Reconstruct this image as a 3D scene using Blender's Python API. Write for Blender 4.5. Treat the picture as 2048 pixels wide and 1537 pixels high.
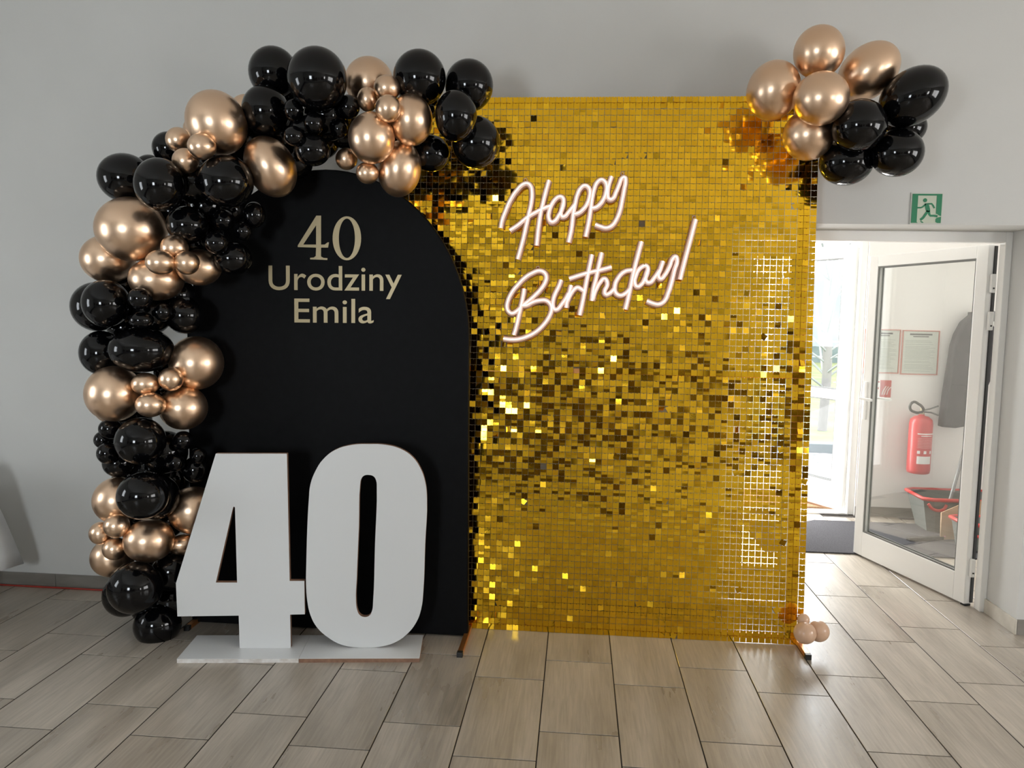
import bpy, bmesh, math, random
from mathutils import Vector, Matrix
random.seed(7)
for o in list(bpy.data.objects): bpy.data.objects.remove(o)
SC = bpy.context.scene
COL = SC.collection
# ------------------------------------------------------------------ camera
cd = bpy.data.cameras.new('camera'); cam = bpy.data.objects.new('camera', cd); COL.objects.link(cam)
cd.sensor_fit = 'HORIZONTAL'; cd.sensor_width = 36.0; cd.lens = 36.0 * 1574.0 / 2048.0
cd.clip_start = 0.05; cd.clip_end = 300
cam.matrix_world = Matrix(((0.9963240, -0.0254601, 0.0817946, 0), (0.0837240, 0.0872763, -0.9926596, 0), (0.0181345, 0.9958587, 0.0890871, 1.573), (0, 0, 0, 1)))
SC.camera = cam
# ------------------------------------------------------------------ sky, window light, exposure
SC.view_settings.view_transform = 'Standard'; SC.view_settings.look = 'None'
SC.view_settings.gamma = 1.0; SC.view_settings.use_curve_mapping = False
SC.view_settings.exposure = -0.42
W = bpy.data.worlds.new('sky'); SC.world = W; W.use_nodes = True
W.node_tree.nodes['Background'].inputs[0].default_value = (0.90, 0.95, 1.0, 1)
W.node_tree.nodes['Background'].inputs[1].default_value = 10.5

def window_light(name, loc, rot, w, h, power, col):
    l = bpy.data.lights.new(name, 'AREA'); l.shape = 'RECTANGLE'; l.size = w; l.size_y = h; l.energy = power; l.color = col
    o = bpy.data.objects.new(name, l); COL.objects.link(o); o.location = loc; o.rotation_euler = rot
    return o
R = math.radians
YB = -1.75          # wall behind the camera
XL, XR = -4.7, 5.7
window_light('daylight_window_front', (-1.75, YB - .02, 1.55), (R(90), 0, 0), .72, .92, 68, (.86, .94, 1))
window_light('daylight_window_front_far', (4.4, YB - .02, 1.55), (R(90), 0, 0), .72, .92, 34, (1, .97, .92))
window_light('daylight_window_left', (XL - .02, 1.6, 1.6), (R(90), 0, R(-90)), .9, 1.3, 13, (.90, .96, 1))
window_light('daylight_window_right', (XR + .02, .9, 1.6), (R(90), 0, R(90)), 2.6, 1.6, 60, (1, .85, .72))

# ------------------------------------------------------------------ materials
MATS = {}
def mat(name, col=(.8, .8, .8), rough=.5, metal=0.0, emit=None, es=1.0, spec=None, coat=0, alpha=None):
    if name in MATS: return MATS[name]
    m = bpy.data.materials.new(name); m.use_nodes = True
    b = m.node_tree.nodes['Principled BSDF']
    b.inputs['Base Color'].default_value = (*col, 1); b.inputs['Roughness'].default_value = rough; b.inputs['Metallic'].default_value = metal
    if emit: b.inputs['Emission Color'].default_value = (*emit, 1); b.inputs['Emission Strength'].default_value = es
    if spec is not None: b.inputs['Specular IOR Level'].default_value = spec
    if coat: b.inputs['Coat Weight'].default_value = coat
    if alpha is not None: b.inputs['Alpha'].default_value = alpha
    MATS[name] = m
    return m
def nodes(m): return m.node_tree.nodes, m.node_tree.links, m.node_tree.nodes['Principled BSDF']
def vary(m, c1, c2, scale=(4, 4, 4), detail=5, lo=.35, hi=.65, bump=0, rand=False, coord='Object', rough=None, bscale=None, grain=False):
    n, l, b = nodes(m)
    tc = n.new('ShaderNodeTexCoord'); mp = n.new('ShaderNodeMapping'); mp.inputs['Scale'].default_value = scale
    l.new(tc.outputs[coord], mp.inputs[0])
    vec = mp.outputs[0]
    if rand:
        oi = n.new('ShaderNodeObjectInfo'); mu = n.new('ShaderNodeMath'); mu.operation = 'MULTIPLY'; mu.inputs[1].default_value = 57.0
        l.new(oi.outputs['Random'], mu.inputs[0]); va = n.new('ShaderNodeVectorMath'); va.operation = 'ADD'
        l.new(mp.outputs[0], va.inputs[0]); l.new(mu.outputs[0], va.inputs[1]); vec = va.outputs[0]
    t = n.new('ShaderNodeTexNoise'); t.inputs['Scale'].default_value = 1; t.inputs['Detail'].default_value = detail
    l.new(vec, t.inputs['Vector'])
    cr = n.new('ShaderNodeValToRGB'); cr.color_ramp.elements[0].position = lo; cr.color_ramp.elements[1].position = hi
    cr.color_ramp.elements[0].color = (*c1, 1); cr.color_ramp.elements[1].color = (*c2, 1)
    l.new(t.outputs[0], cr.inputs[0])
    out = cr.outputs[0]
    if grain:
        m2 = n.new('ShaderNodeMapping'); m2.inputs['Scale'].default_value = (95, 5, 1); l.new(tc.outputs[coord], m2.inputs[0])
        a2 = n.new('ShaderNodeVectorMath'); a2.operation = 'ADD'; l.new(m2.outputs[0], a2.inputs[0]); l.new(mu.outputs[0], a2.inputs[1])
        g = n.new('ShaderNodeTexNoise'); g.inputs['Scale'].default_value = 1; g.inputs['Detail'].default_value = 4; g.inputs['Distortion'].default_value = .6; l.new(a2.outputs[0], g.inputs['Vector'])
        gr = n.new('ShaderNodeMapRange'); gr.inputs[1].default_value = .3; gr.inputs[2].default_value = .7; gr.inputs[3].default_value = .84; gr.inputs[4].default_value = 1.10; l.new(g.outputs[0], gr.inputs[0])
        mx = n.new('ShaderNodeMix'); mx.data_type = 'RGBA'; mx.blend_type = 'MULTIPLY'; mx.inputs[0].default_value = 1; l.new(out, mx.inputs[6]); l.new(gr.outputs[0], mx.inputs[7]); out = mx.outputs[2]
    if rand:
        hs = n.new('ShaderNodeHueSaturation'); ra = n.new('ShaderNodeMapRange'); ra.inputs[3].default_value = .94; ra.inputs[4].default_value = 1.05
        l.new(oi.outputs['Random'], ra.inputs[0]); l.new(ra.outputs[0], hs.inputs['Value']); l.new(out, hs.inputs['Color']); out = hs.outputs[0]
    l.new(out, b.inputs['Base Color'])
    if rough:
        rr = n.new('ShaderNodeMapRange'); rr.inputs[3].default_value = rough[0]; rr.inputs[4].default_value = rough[1]
        l.new(t.outputs[0], rr.inputs[0]); l.new(rr.outputs[0], b.inputs['Roughness'])
    if bump:
        bt = t
        if bscale:
            bt = n.new('ShaderNodeTexNoise'); bt.inputs['Scale'].default_value = bscale; bt.inputs['Detail'].default_value = 4; l.new(tc.outputs[coord], bt.inputs['Vector'])
        bp = n.new('ShaderNodeBump'); bp.inputs['Strength'].default_value = bump; bp.inputs['Distance'].default_value = .002
        l.new(bt.outputs[0], bp.inputs['Height']); l.new(bp.outputs[0], b.inputs['Normal'])
    return m
M_wall = vary(mat('wall_paint', rough=.75, spec=.25), (.575, .572, .55), (.62, .617, .595), (1.1, 1.1, 1.1), 6, .3, .7, bump=.12, bscale=160)
M_white = mat('white_paint', (.90, .88, .85), .6)
M_ceil = mat('ceiling_paint', (.90, .89, .86), .8)
M_reflpanel = vary(mat('dark_reflection_panel', rough=.4), (.030, .018, .010), (.085, .045, .022), (9, 9, 1.2), 5)  # for the unseen panels added as dark reflections
M_tile = vary(mat('wood_look_tile', rough=.36, spec=.5), (.275, .238, .192), (.480, .425, .355), (6, 1.0, 1), 8, .28, .74, bump=.22, rand=True, rough=(.22, .36), bscale=38, grain=True)
M_tiles2 = vary(mat('wood_look_tiles_far', rough=.36), (.270, .232, .188), (.500, .445, .375), (7, 1.1, 1), 7, .30, .72)
M_grout = mat('dark_grout', (.045, .038, .032), .9)
M_base = vary(mat('grey_baseboard_tile', rough=.4), (.17, .155, .135), (.25, .23, .205), (3, 3, 14), 5)
M_base_lit = vary(mat('lit_baseboard_tile', rough=.4), (.50, .46, .39), (.60, .56, .48), (3, 14, 14), 5)  # same grey tile, daylight on the reveal put into a lighter colour
M_upvc = mat('white_upvc', (.91, .90, .87), .32)
M_rub = mat('dark_rubber', (.03, .03, .03), .7)
M_grub = mat('grey_gasket', (.18, .18, .17), .6)
M_black = vary(mat('black_cover_fabric', rough=.6, spec=.12), (.0020, .0021, .0026), (.0030, .0032, .0038), (30, 30, 30), 4, bump=.15, bscale=500)
M_letter = mat('matt_gold_vinyl', (.40, .325, .19), .42, .35)
M_num = mat('white_lacquer', (.64, .65, .65), .28, spec=.45)
M_mdf = vary(mat('brown_mdf_edge', rough=.7), (.20, .105, .065), (.27, .15, .095), (40, 40, 40))
M_edgew = vary(mat('worn_white_edge', rough=.6), (.58, .54, .50), (.74, .73, .71), (30, 30, 30))
M_bk = mat('black_latex', (.002, .002, .0025), .085, spec=.36)
M_ch = mat('chrome_rose_gold_latex', (.86, .615, .43), .31, 1.0)
M_nude = mat('nude_latex', (.62, .40, .27), .22)
M_gold = mat('gold_mirror_film', (1.0, .585, .028), .07, 1.0)
M_copper = mat('copper_tube', (.62, .27, .09), .3, .85)
M_clear = mat('clear_plastic_grid', (.45, .30, .08), .3, alpha=.30)
M_cap = mat('black_plastic', (.012, .012, .012), .45)
M_cloth = vary(mat('white_tablecloth', rough=.85), (.78, .78, .78), (.85, .85, .85), (6, 6, 6))
M_red = mat('red_cable_rubber', (.33, .030, .018), .5)
M_neon = mat('neon_core', (1, .95, .88), .4, emit=(1.0, .88, .68), es=1.6)
M_neonb = mat('neon_silicone', (.80, .64, .58), .45, emit=(1.0, .66, .54), es=.38)
M_acr = mat('pink_tinted_acrylic', (.62, .42, .34), .2, alpha=.55)
M_green = mat('exit_green', (.012, .19, .085), .5)
M_signw = mat('photoluminescent_white', (.52, .56, .45), .5)
M_plex = mat('sign_plate', (.56, .57, .52), .4)
def glass(name, refl, tint=(1, 1, 1)):
    m = bpy.data.materials.new(name); m.use_nodes = True; n = m.node_tree.nodes; l = m.node_tree.links; n.clear()
    o = n.new('ShaderNodeOutputMaterial'); t = n.new('ShaderNodeBsdfTransparent'); t.inputs[0].default_value = (*tint, 1)
    g = n.new('ShaderNodeBsdfGlossy'); g.inputs['Roughness'].default_value = .01; mx = n.new('ShaderNodeMixShader'); mx.inputs[0].default_value = refl
    l.new(t.outputs[0], mx.inputs[1]); l.new(g.outputs[0], mx.inputs[2]); l.new(mx.outputs[0], o.inputs[0])
    return m
M_glass = glass('door_glass', .17, (.97, .98, .97)); M_glass2 = glass('outer_door_glass', .05)

# ------------------------------------------------------------------ helpers
def link(name, me, m, parent=None, loc=None, rot=None, smooth=False):
    o = bpy.data.objects.new(name, me); COL.objects.link(o)
    if m is not None and len(me.materials) == 0:
        me.materials.append(m)
    if parent: o.parent = parent
    if loc: o.location = loc
    if rot: o.rotation_euler = rot
    if smooth:
        for q in me.polygons: q.use_smooth = True
    return o
def tag(o, label=None, cat=None, group=None, kind=None):
    if label: o['label'] = label
    if cat: o['category'] = cat
    if group: o['group'] = group
    if kind: o['kind'] = kind
    return o
def empty(name, loc=(0, 0, 0), rot=(0, 0, 0), **k):
    o = bpy.data.objects.new(name, None); COL.objects.link(o); o.location = loc; o.rotation_euler = rot; o.empty_display_size = .1
    return tag(o, **k)
def boxes(name, L, m, parent=None, bevel=0, loc=None, rot=None):
    bm = bmesh.new()
    for (x0, x1, y0, y1, z0, z1) in L:
        v = [bm.verts.new(p) for p in ((x0, y0, z0), (x1, y0, z0), (x1, y1, z0), (x0, y1, z0), (x0, y0, z1), (x1, y0, z1), (x1, y1, z1), (x0, y1, z1))]
        for q in ((3, 2, 1, 0), (4, 5, 6, 7), (0, 1, 5, 4), (1, 2, 6, 5), (2, 3, 7, 6), (3, 0, 4, 7)): bm.faces.new([v[i] for i in q])
    if bevel: bmesh.ops.bevel(bm, geom=bm.edges[:], offset=bevel, segments=2, affect='EDGES', profile=.6)
    me = bpy.data.meshes.new(name); bm.to_mesh(me); bm.free()
    return link(name, me, m, parent, loc, rot)
def curve_mesh(name, splines, m, parent=None, depth=0.0, bevel=0.0, dim='3D', cyclic=False, poly=True, res=4, loc=None, rot=None, smooth=True, resu=6, offset=0):
    cu = bpy.data.curves.new(name, 'CURVE'); cu.dimensions = dim; cu.resolution_u = resu
    if dim == '2D': cu.fill_mode = 'BOTH'; cu.extrude = depth; cu.bevel_depth = bevel; cu.bevel_resolution = 1; cu.offset = offset
    else: cu.bevel_depth = bevel; cu.bevel_resolution = res; cu.use_fill_caps = True
    for pts in splines:
        if poly:
            s = cu.splines.new('POLY'); s.points.add(len(pts) - 1)
            for i, q in enumerate(pts): s.points[i].co = (q[0], q[1], q[2] if len(q) > 2 else 0, 1)
        else:
            s = cu.splines.new('BEZIER'); s.bezier_points.add(len(pts) - 1)
            for i, q in enumerate(pts):
                bp = s.bezier_points[i]; bp.co = (q[0], q[1], q[2] if len(q) > 2 else 0); bp.handle_left_type = bp.handle_right_type = 'AUTO'
        s.use_cyclic_u = cyclic
    t = bpy.data.objects.new(name + '_tmp', cu); COL.objects.link(t)
    me = bpy.data.meshes.new_from_object(t.evaluated_get(bpy.context.evaluated_depsgraph_get()))
    bpy.data.objects.remove(t); bpy.data.curves.remove(cu); me.name = name
    me.materials.clear()
    return link(name, me, m, parent, loc, rot, smooth)
def tube(name, pts, r, m, parent=None, poly=True, res=4, **k): return curve_mesh(name, [pts], m, parent, bevel=r, poly=poly, res=res, **k)
def lathe(name, prof, m, parent=None, n=32, loc=None, rot=None):
    bm = bmesh.new(); rings = []
    for r, z in prof:
        if r < 1e-6: rings.append([bm.verts.new((0, 0, z))])
        else: rings.append([bm.verts.new((r * math.cos(2 * math.pi * i / n), r * math.sin(2 * math.pi * i / n), z)) for i in range(n)])
    for a, b in zip(rings, rings[1:]):
        for i in range(n):
            j = (i + 1) % n
            if len(a) == 1 and len(b) == 1: continue
            if len(a) == 1: bm.faces.new((a[0], b[j], b[i]))
            elif len(b) == 1: bm.faces.new((a[i], a[j], b[0]))
            else: bm.faces.new((a[i], a[j], b[j], b[i]))
    bmesh.ops.recalc_face_normals(bm, faces=bm.faces)
    me = bpy.data.meshes.new(name); bm.to_mesh(me); bm.free()
    return link(name, me, m, parent, loc, rot, True)
UPRIGHT = (R(90), 0, 0)      # 2D curve in xy -> upright in xz, front facing -y
FOUR=[(0.1486, 0.9232), (0.4635, 0.9262), (0.4717, 0.3369), (0.5379, 0.337), (0.5393, 0.1797), (0.4729, 0.1781), (0.4747, 0.0174), (0.2429, 0.018), (0.2405, 0.1736), (-0.0349, 0.1699), (-0.0384, 0.3246)]
TRI=[(0.2215, 0.6777), (0.2259, 0.6822), (0.2302, 0.6777), (0.2351, 0.3289), (0.1396, 0.3287)]
ZERO=[(0.8307, 0.9737), (0.7541, 0.9692), (0.6777, 0.9446), (0.623, 0.8995), (0.5901, 0.847), (0.568, 0.7871), (0.5603, 0.7159), (0.5523, 0.5727), (0.548, 0.4362), (0.5459, 0.3217), (0.5507, 0.2451), (0.5651, 0.1758), (0.5945, 0.1179), (0.6426, 0.0713), (0.702, 0.0362), (0.7616, 0.0229), (0.8139, 0.0204), (0.8812, 0.0241), (0.9485, 0.0435), (1.0045, 0.0823), (1.0491, 0.1407), (1.0711, 0.2027), (1.0802, 0.284), (1.0872, 0.5144), (1.0937, 0.7195), (1.0849, 0.8024), (1.0622, 0.8661), (1.0251, 0.9182), (0.9735, 0.9528), (0.9075, 0.9708)]
ZEROI=[(0.831, 0.8319), (0.809, 0.8287), (0.7966, 0.8151), (0.7908, 0.7851), (0.7851, 0.589), (0.7763, 0.3604), (0.7727, 0.2375), (0.7779, 0.1989), (0.7898, 0.1757), (0.8099, 0.1664), (0.8323, 0.1718), (0.8456, 0.195), (0.8507, 0.2375), (0.8589, 0.5134), (0.8663, 0.7706), (0.8626, 0.8082), (0.8508, 0.8261)]
HAPPY=[
[(-0.39, 1.9924), (-0.3844, 2.0274), (-0.3694, 2.072), (-0.3452, 2.1293), (-0.3143, 2.1771), (-0.2831, 2.2058), (-0.2641, 2.209), (-0.2478, 2.1964), (-0.2408, 2.168), (-0.2427, 2.1173), (-0.2541, 2.0602), (-0.2654, 2.003), (-0.2797, 1.9331), (-0.2943, 1.8757), (-0.3031, 1.8406)],
[(-0.3448, 1.9801), (-0.307, 2.0058), (-0.2569, 2.0475), (-0.213, 2.0732), (-0.1878, 2.086), (-0.1469, 2.1021)],
[(-0.1595, 2.2253), (-0.1711, 2.181), (-0.1854, 2.1177), (-0.1967, 2.0607), (-0.2047, 1.9972), (-0.2121, 1.9084)],
[(-0.1444, 2.1064), (-0.1276, 2.1318), (-0.1074, 2.1461), (-0.0914, 2.1415), (-0.0862, 2.1226), (-0.0917, 2.0878), (-0.1067, 2.0561), (-0.1297, 2.0259), (-0.1439, 2.0242), (-0.1554, 2.0399), (-0.1547, 2.0747), (-0.1444, 2.1064)],
[(-0.0867, 2.1163), (-0.0918, 2.0941), (-0.0974, 2.0657), (-0.0907, 2.0499), (-0.0781, 2.0516), (-0.0596, 2.0723), (-0.0443, 2.0913), (-0.0306, 2.1103)],
[(-0.0566, 1.9255), (-0.0448, 1.9872), (-0.0373, 2.063), (-0.0291, 2.1135), (-0.0207, 2.1545), (-0.0057, 2.1861), (0.0128, 2.2003), (0.0319, 2.1926), (0.0404, 2.1706), (0.0379, 2.1423), (0.0277, 2.1107), (0.0095, 2.0854), (-0.0121, 2.0679), (-0.0325, 2.0624)],
[(0.0248, 1.9538), (0.0365, 2.0132), (0.0458, 2.0825), (0.0508, 2.1298), (0.0605, 2.1833), (0.0753, 2.2179), (0.0938, 2.229), (0.1113, 2.2196), (0.1198, 2.1961), (0.1174, 2.1679), (0.1057, 2.1332), (0.0845, 2.1048), (0.0659, 2.0937), (0.0496, 2.0926)],
[(0.1426, 2.2454), (0.13, 2.2014), (0.126, 2.1606), (0.1329, 2.1368), (0.1486, 2.1369), (0.1665, 2.1702), (0.1812, 2.2079), (0.1929, 2.2362), (0.2053, 2.2406), (0.2101, 2.2237), (0.2049, 2.183), (0.1969, 2.1328), (0.1859, 2.0762), (0.1701, 2.0352), (0.1489, 2.0068), (0.124, 1.9971), (0.0956, 2.0031), (0.0702, 2.0124)]]
BIRTHDAY=[
[(-0.2673, 1.697), (-0.2734, 1.6539), (-0.2824, 1.6079), (-0.294, 1.5502), (-0.3044, 1.5012), (-0.3137, 1.4693)],
[(-0.2823, 1.605), (-0.3063, 1.583), (-0.3249, 1.5755), (-0.341, 1.5838), (-0.3502, 1.6038), (-0.3466, 1.6355), (-0.3288, 1.676), (-0.298, 1.7166), (-0.2643, 1.7515), (-0.2275, 1.775), (-0.1933, 1.7854), (-0.1701, 1.7758), (-0.1611, 1.7587), (-0.1647, 1.733), (-0.1826, 1.7012), (-0.2105, 1.6693), (-0.2414, 1.6401), (-0.2739, 1.6138)],
[(-0.2739, 1.6138), (-0.2524, 1.617), (-0.224, 1.6318), (-0.1897, 1.641), (-0.161, 1.6415), (-0.1406, 1.6275), (-0.1315, 1.6048), (-0.1365, 1.5761), (-0.1529, 1.5443), (-0.1807, 1.5093), (-0.2117, 1.4829), (-0.2515, 1.462), (-0.2916, 1.4497), (-0.3291, 1.4474), (-0.3639, 1.451)],
[(-0.0877, 1.7427), (-0.0997, 1.7082), (-0.116, 1.6737), (-0.1252, 1.6392), (-0.1245, 1.6135), (-0.1155, 1.5979), (-0.1027, 1.5996), (-0.0833, 1.6228), (-0.0654, 1.6488), (-0.0504, 1.6776)],
[(-0.0386, 1.7177), (-0.0475, 1.6776), (-0.0578, 1.6318), (-0.0606, 1.6074)],
[(-0.0551, 1.6404), (-0.0389, 1.6749), (-0.0196, 1.7009), (-0.0055, 1.7068), (0.0089, 1.6999), (0.0239, 1.6902)],
[(0.0582, 1.8672), (0.0444, 1.7912), (0.0334, 1.7279), (0.0198, 1.6454), (0.0058, 1.5723)],
[(-0.0493, 1.7488), (-0.0023, 1.7653), (0.0541, 1.7819), (0.098, 1.792), (0.1541, 1.8085)],
[(0.1052, 1.8772), (0.0885, 1.7918), (0.0802, 1.7475), (0.0689, 1.6968), (0.064, 1.643)],
[(0.067, 1.6493), (0.0815, 1.697), (0.1026, 1.7352), (0.121, 1.7513), (0.1339, 1.7388), (0.1345, 1.7168), (0.1239, 1.6913), (0.1293, 1.6756), (0.1449, 1.6791), (0.1603, 1.6919), (0.1724, 1.7079)],
[(0.2534, 1.7954), (0.2174, 1.7873), (0.1869, 1.7554), (0.1722, 1.7173), (0.1762, 1.6859), (0.1953, 1.6723), (0.2202, 1.679), (0.2447, 1.7027)],
[(0.2947, 1.9328), (0.2778, 1.8636), (0.2611, 1.7879), (0.2475, 1.7122), (0.2365, 1.6553), (0.2254, 1.6047)],
[(0.3115, 1.8181), (0.2889, 1.8021), (0.2711, 1.766), (0.2669, 1.7345), (0.2787, 1.7158), (0.2972, 1.7243), (0.3169, 1.7585), (0.3284, 1.792), (0.3247, 1.8126), (0.3115, 1.8181)],
[(0.3277, 1.7951), (0.3192, 1.7636), (0.3217, 1.7416), (0.3374, 1.7356), (0.3616, 1.761), (0.3843, 1.7959)],
[(0.3999, 1.84), (0.3885, 1.8022), (0.3802, 1.7644), (0.3911, 1.7546), (0.408, 1.7711), (0.4316, 1.8153), (0.4461, 1.8531), (0.4582, 1.8626), (0.466, 1.8502), (0.4551, 1.7968), (0.443, 1.7403), (0.4289, 1.6899), (0.4114, 1.6488), (0.3869, 1.6327), (0.3589, 1.6353), (0.3274, 1.6474)],
[(0.5489, 2.0415), (0.5242, 1.9353), (0.5021, 1.8413), (0.4829, 1.7534)]]
EYEH=[(-0.2741, 2.2299), (0.1953, 2.2632)]
EYEB=[(-0.2044, 1.8006), (0.5424, 2.054)]
S4=[(-1.2397, 2.0156), (-1.217, 2.0158), (-1.2175, 1.8812), (-1.1996, 1.8814), (-1.186, 1.892), (-1.1795, 1.8921), (-1.1839, 1.8674), (-1.2175, 1.8671), (-1.2177, 1.8251), (-1.2052, 1.819), (-1.1873, 1.8182), (-1.1874, 1.8098), (-1.2705, 1.8114), (-1.2704, 1.8187), (-1.2525, 1.8205), (-1.2432, 1.8275), (-1.2414, 1.8668), (-1.3301, 1.8684), (-1.33, 1.8763)]
S4I=[(-1.241, 1.9713), (-1.2414, 1.881), (-1.3044, 1.8803)]
S0=[(-1.0248, 1.9125), (-1.0257, 1.8961), (-1.0283, 1.8801), (-1.0326, 1.8649), (-1.0384, 1.8509), (-1.0457, 1.8385), (-1.0542, 1.828), (-1.0638, 1.8196), (-1.0741, 1.8137), (-1.0849, 1.8102), (-1.0959, 1.8094), (-1.1069, 1.8113), (-1.1175, 1.8157), (-1.1275, 1.8227), (-1.1366, 1.832), (-1.1445, 1.8433), (-1.1511, 1.8564), (-1.1562, 1.871), (-1.1597, 1.8866), (-1.1614, 1.9028), (-1.1614, 1.9193), (-1.1596, 1.9356), (-1.1561, 1.9512), (-1.1509, 1.9658), (-1.1443, 1.9789), (-1.1363, 1.9904), (-1.1272, 1.9998), (-1.1173, 2.0069), (-1.1067, 2.0115), (-1.0958, 2.0135), (-1.0848, 2.013), (-1.0741, 2.0098), (-1.0638, 2.0041), (-1.0543, 1.996), (-1.0458, 1.9857), (-1.0385, 1.9735), (-1.0326, 1.9597), (-1.0283, 1.9447), (-1.0257, 1.9288)]
S0I=[(-1.0543, 1.9122), (-1.0548, 1.8974), (-1.0563, 1.8831), (-1.0588, 1.8695), (-1.0621, 1.8569), (-1.0662, 1.8458), (-1.0711, 1.8364), (-1.0765, 1.8289), (-1.0823, 1.8236), (-1.0885, 1.8206), (-1.0947, 1.8199), (-1.1009, 1.8216), (-1.107, 1.8257), (-1.1126, 1.8319), (-1.1177, 1.8403), (-1.1222, 1.8505), (-1.126, 1.8623), (-1.1289, 1.8754), (-1.1308, 1.8894), (-1.1318, 1.904), (-1.1318, 1.9188), (-1.1308, 1.9333), (-1.1288, 1.9473), (-1.1259, 1.9604), (-1.1221, 1.9722), (-1.1176, 1.9825), (-1.1124, 1.9909), (-1.1068, 1.9972), (-1.1008, 2.0014), (-1.0946, 2.0032), (-1.0884, 2.0027), (-1.0823, 1.9998), (-1.0765, 1.9946), (-1.0711, 1.9873), (-1.0663, 1.978), (-1.0621, 1.9671), (-1.0588, 1.9547), (-1.0564, 1.9411), (-1.0549, 1.9268)]
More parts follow.
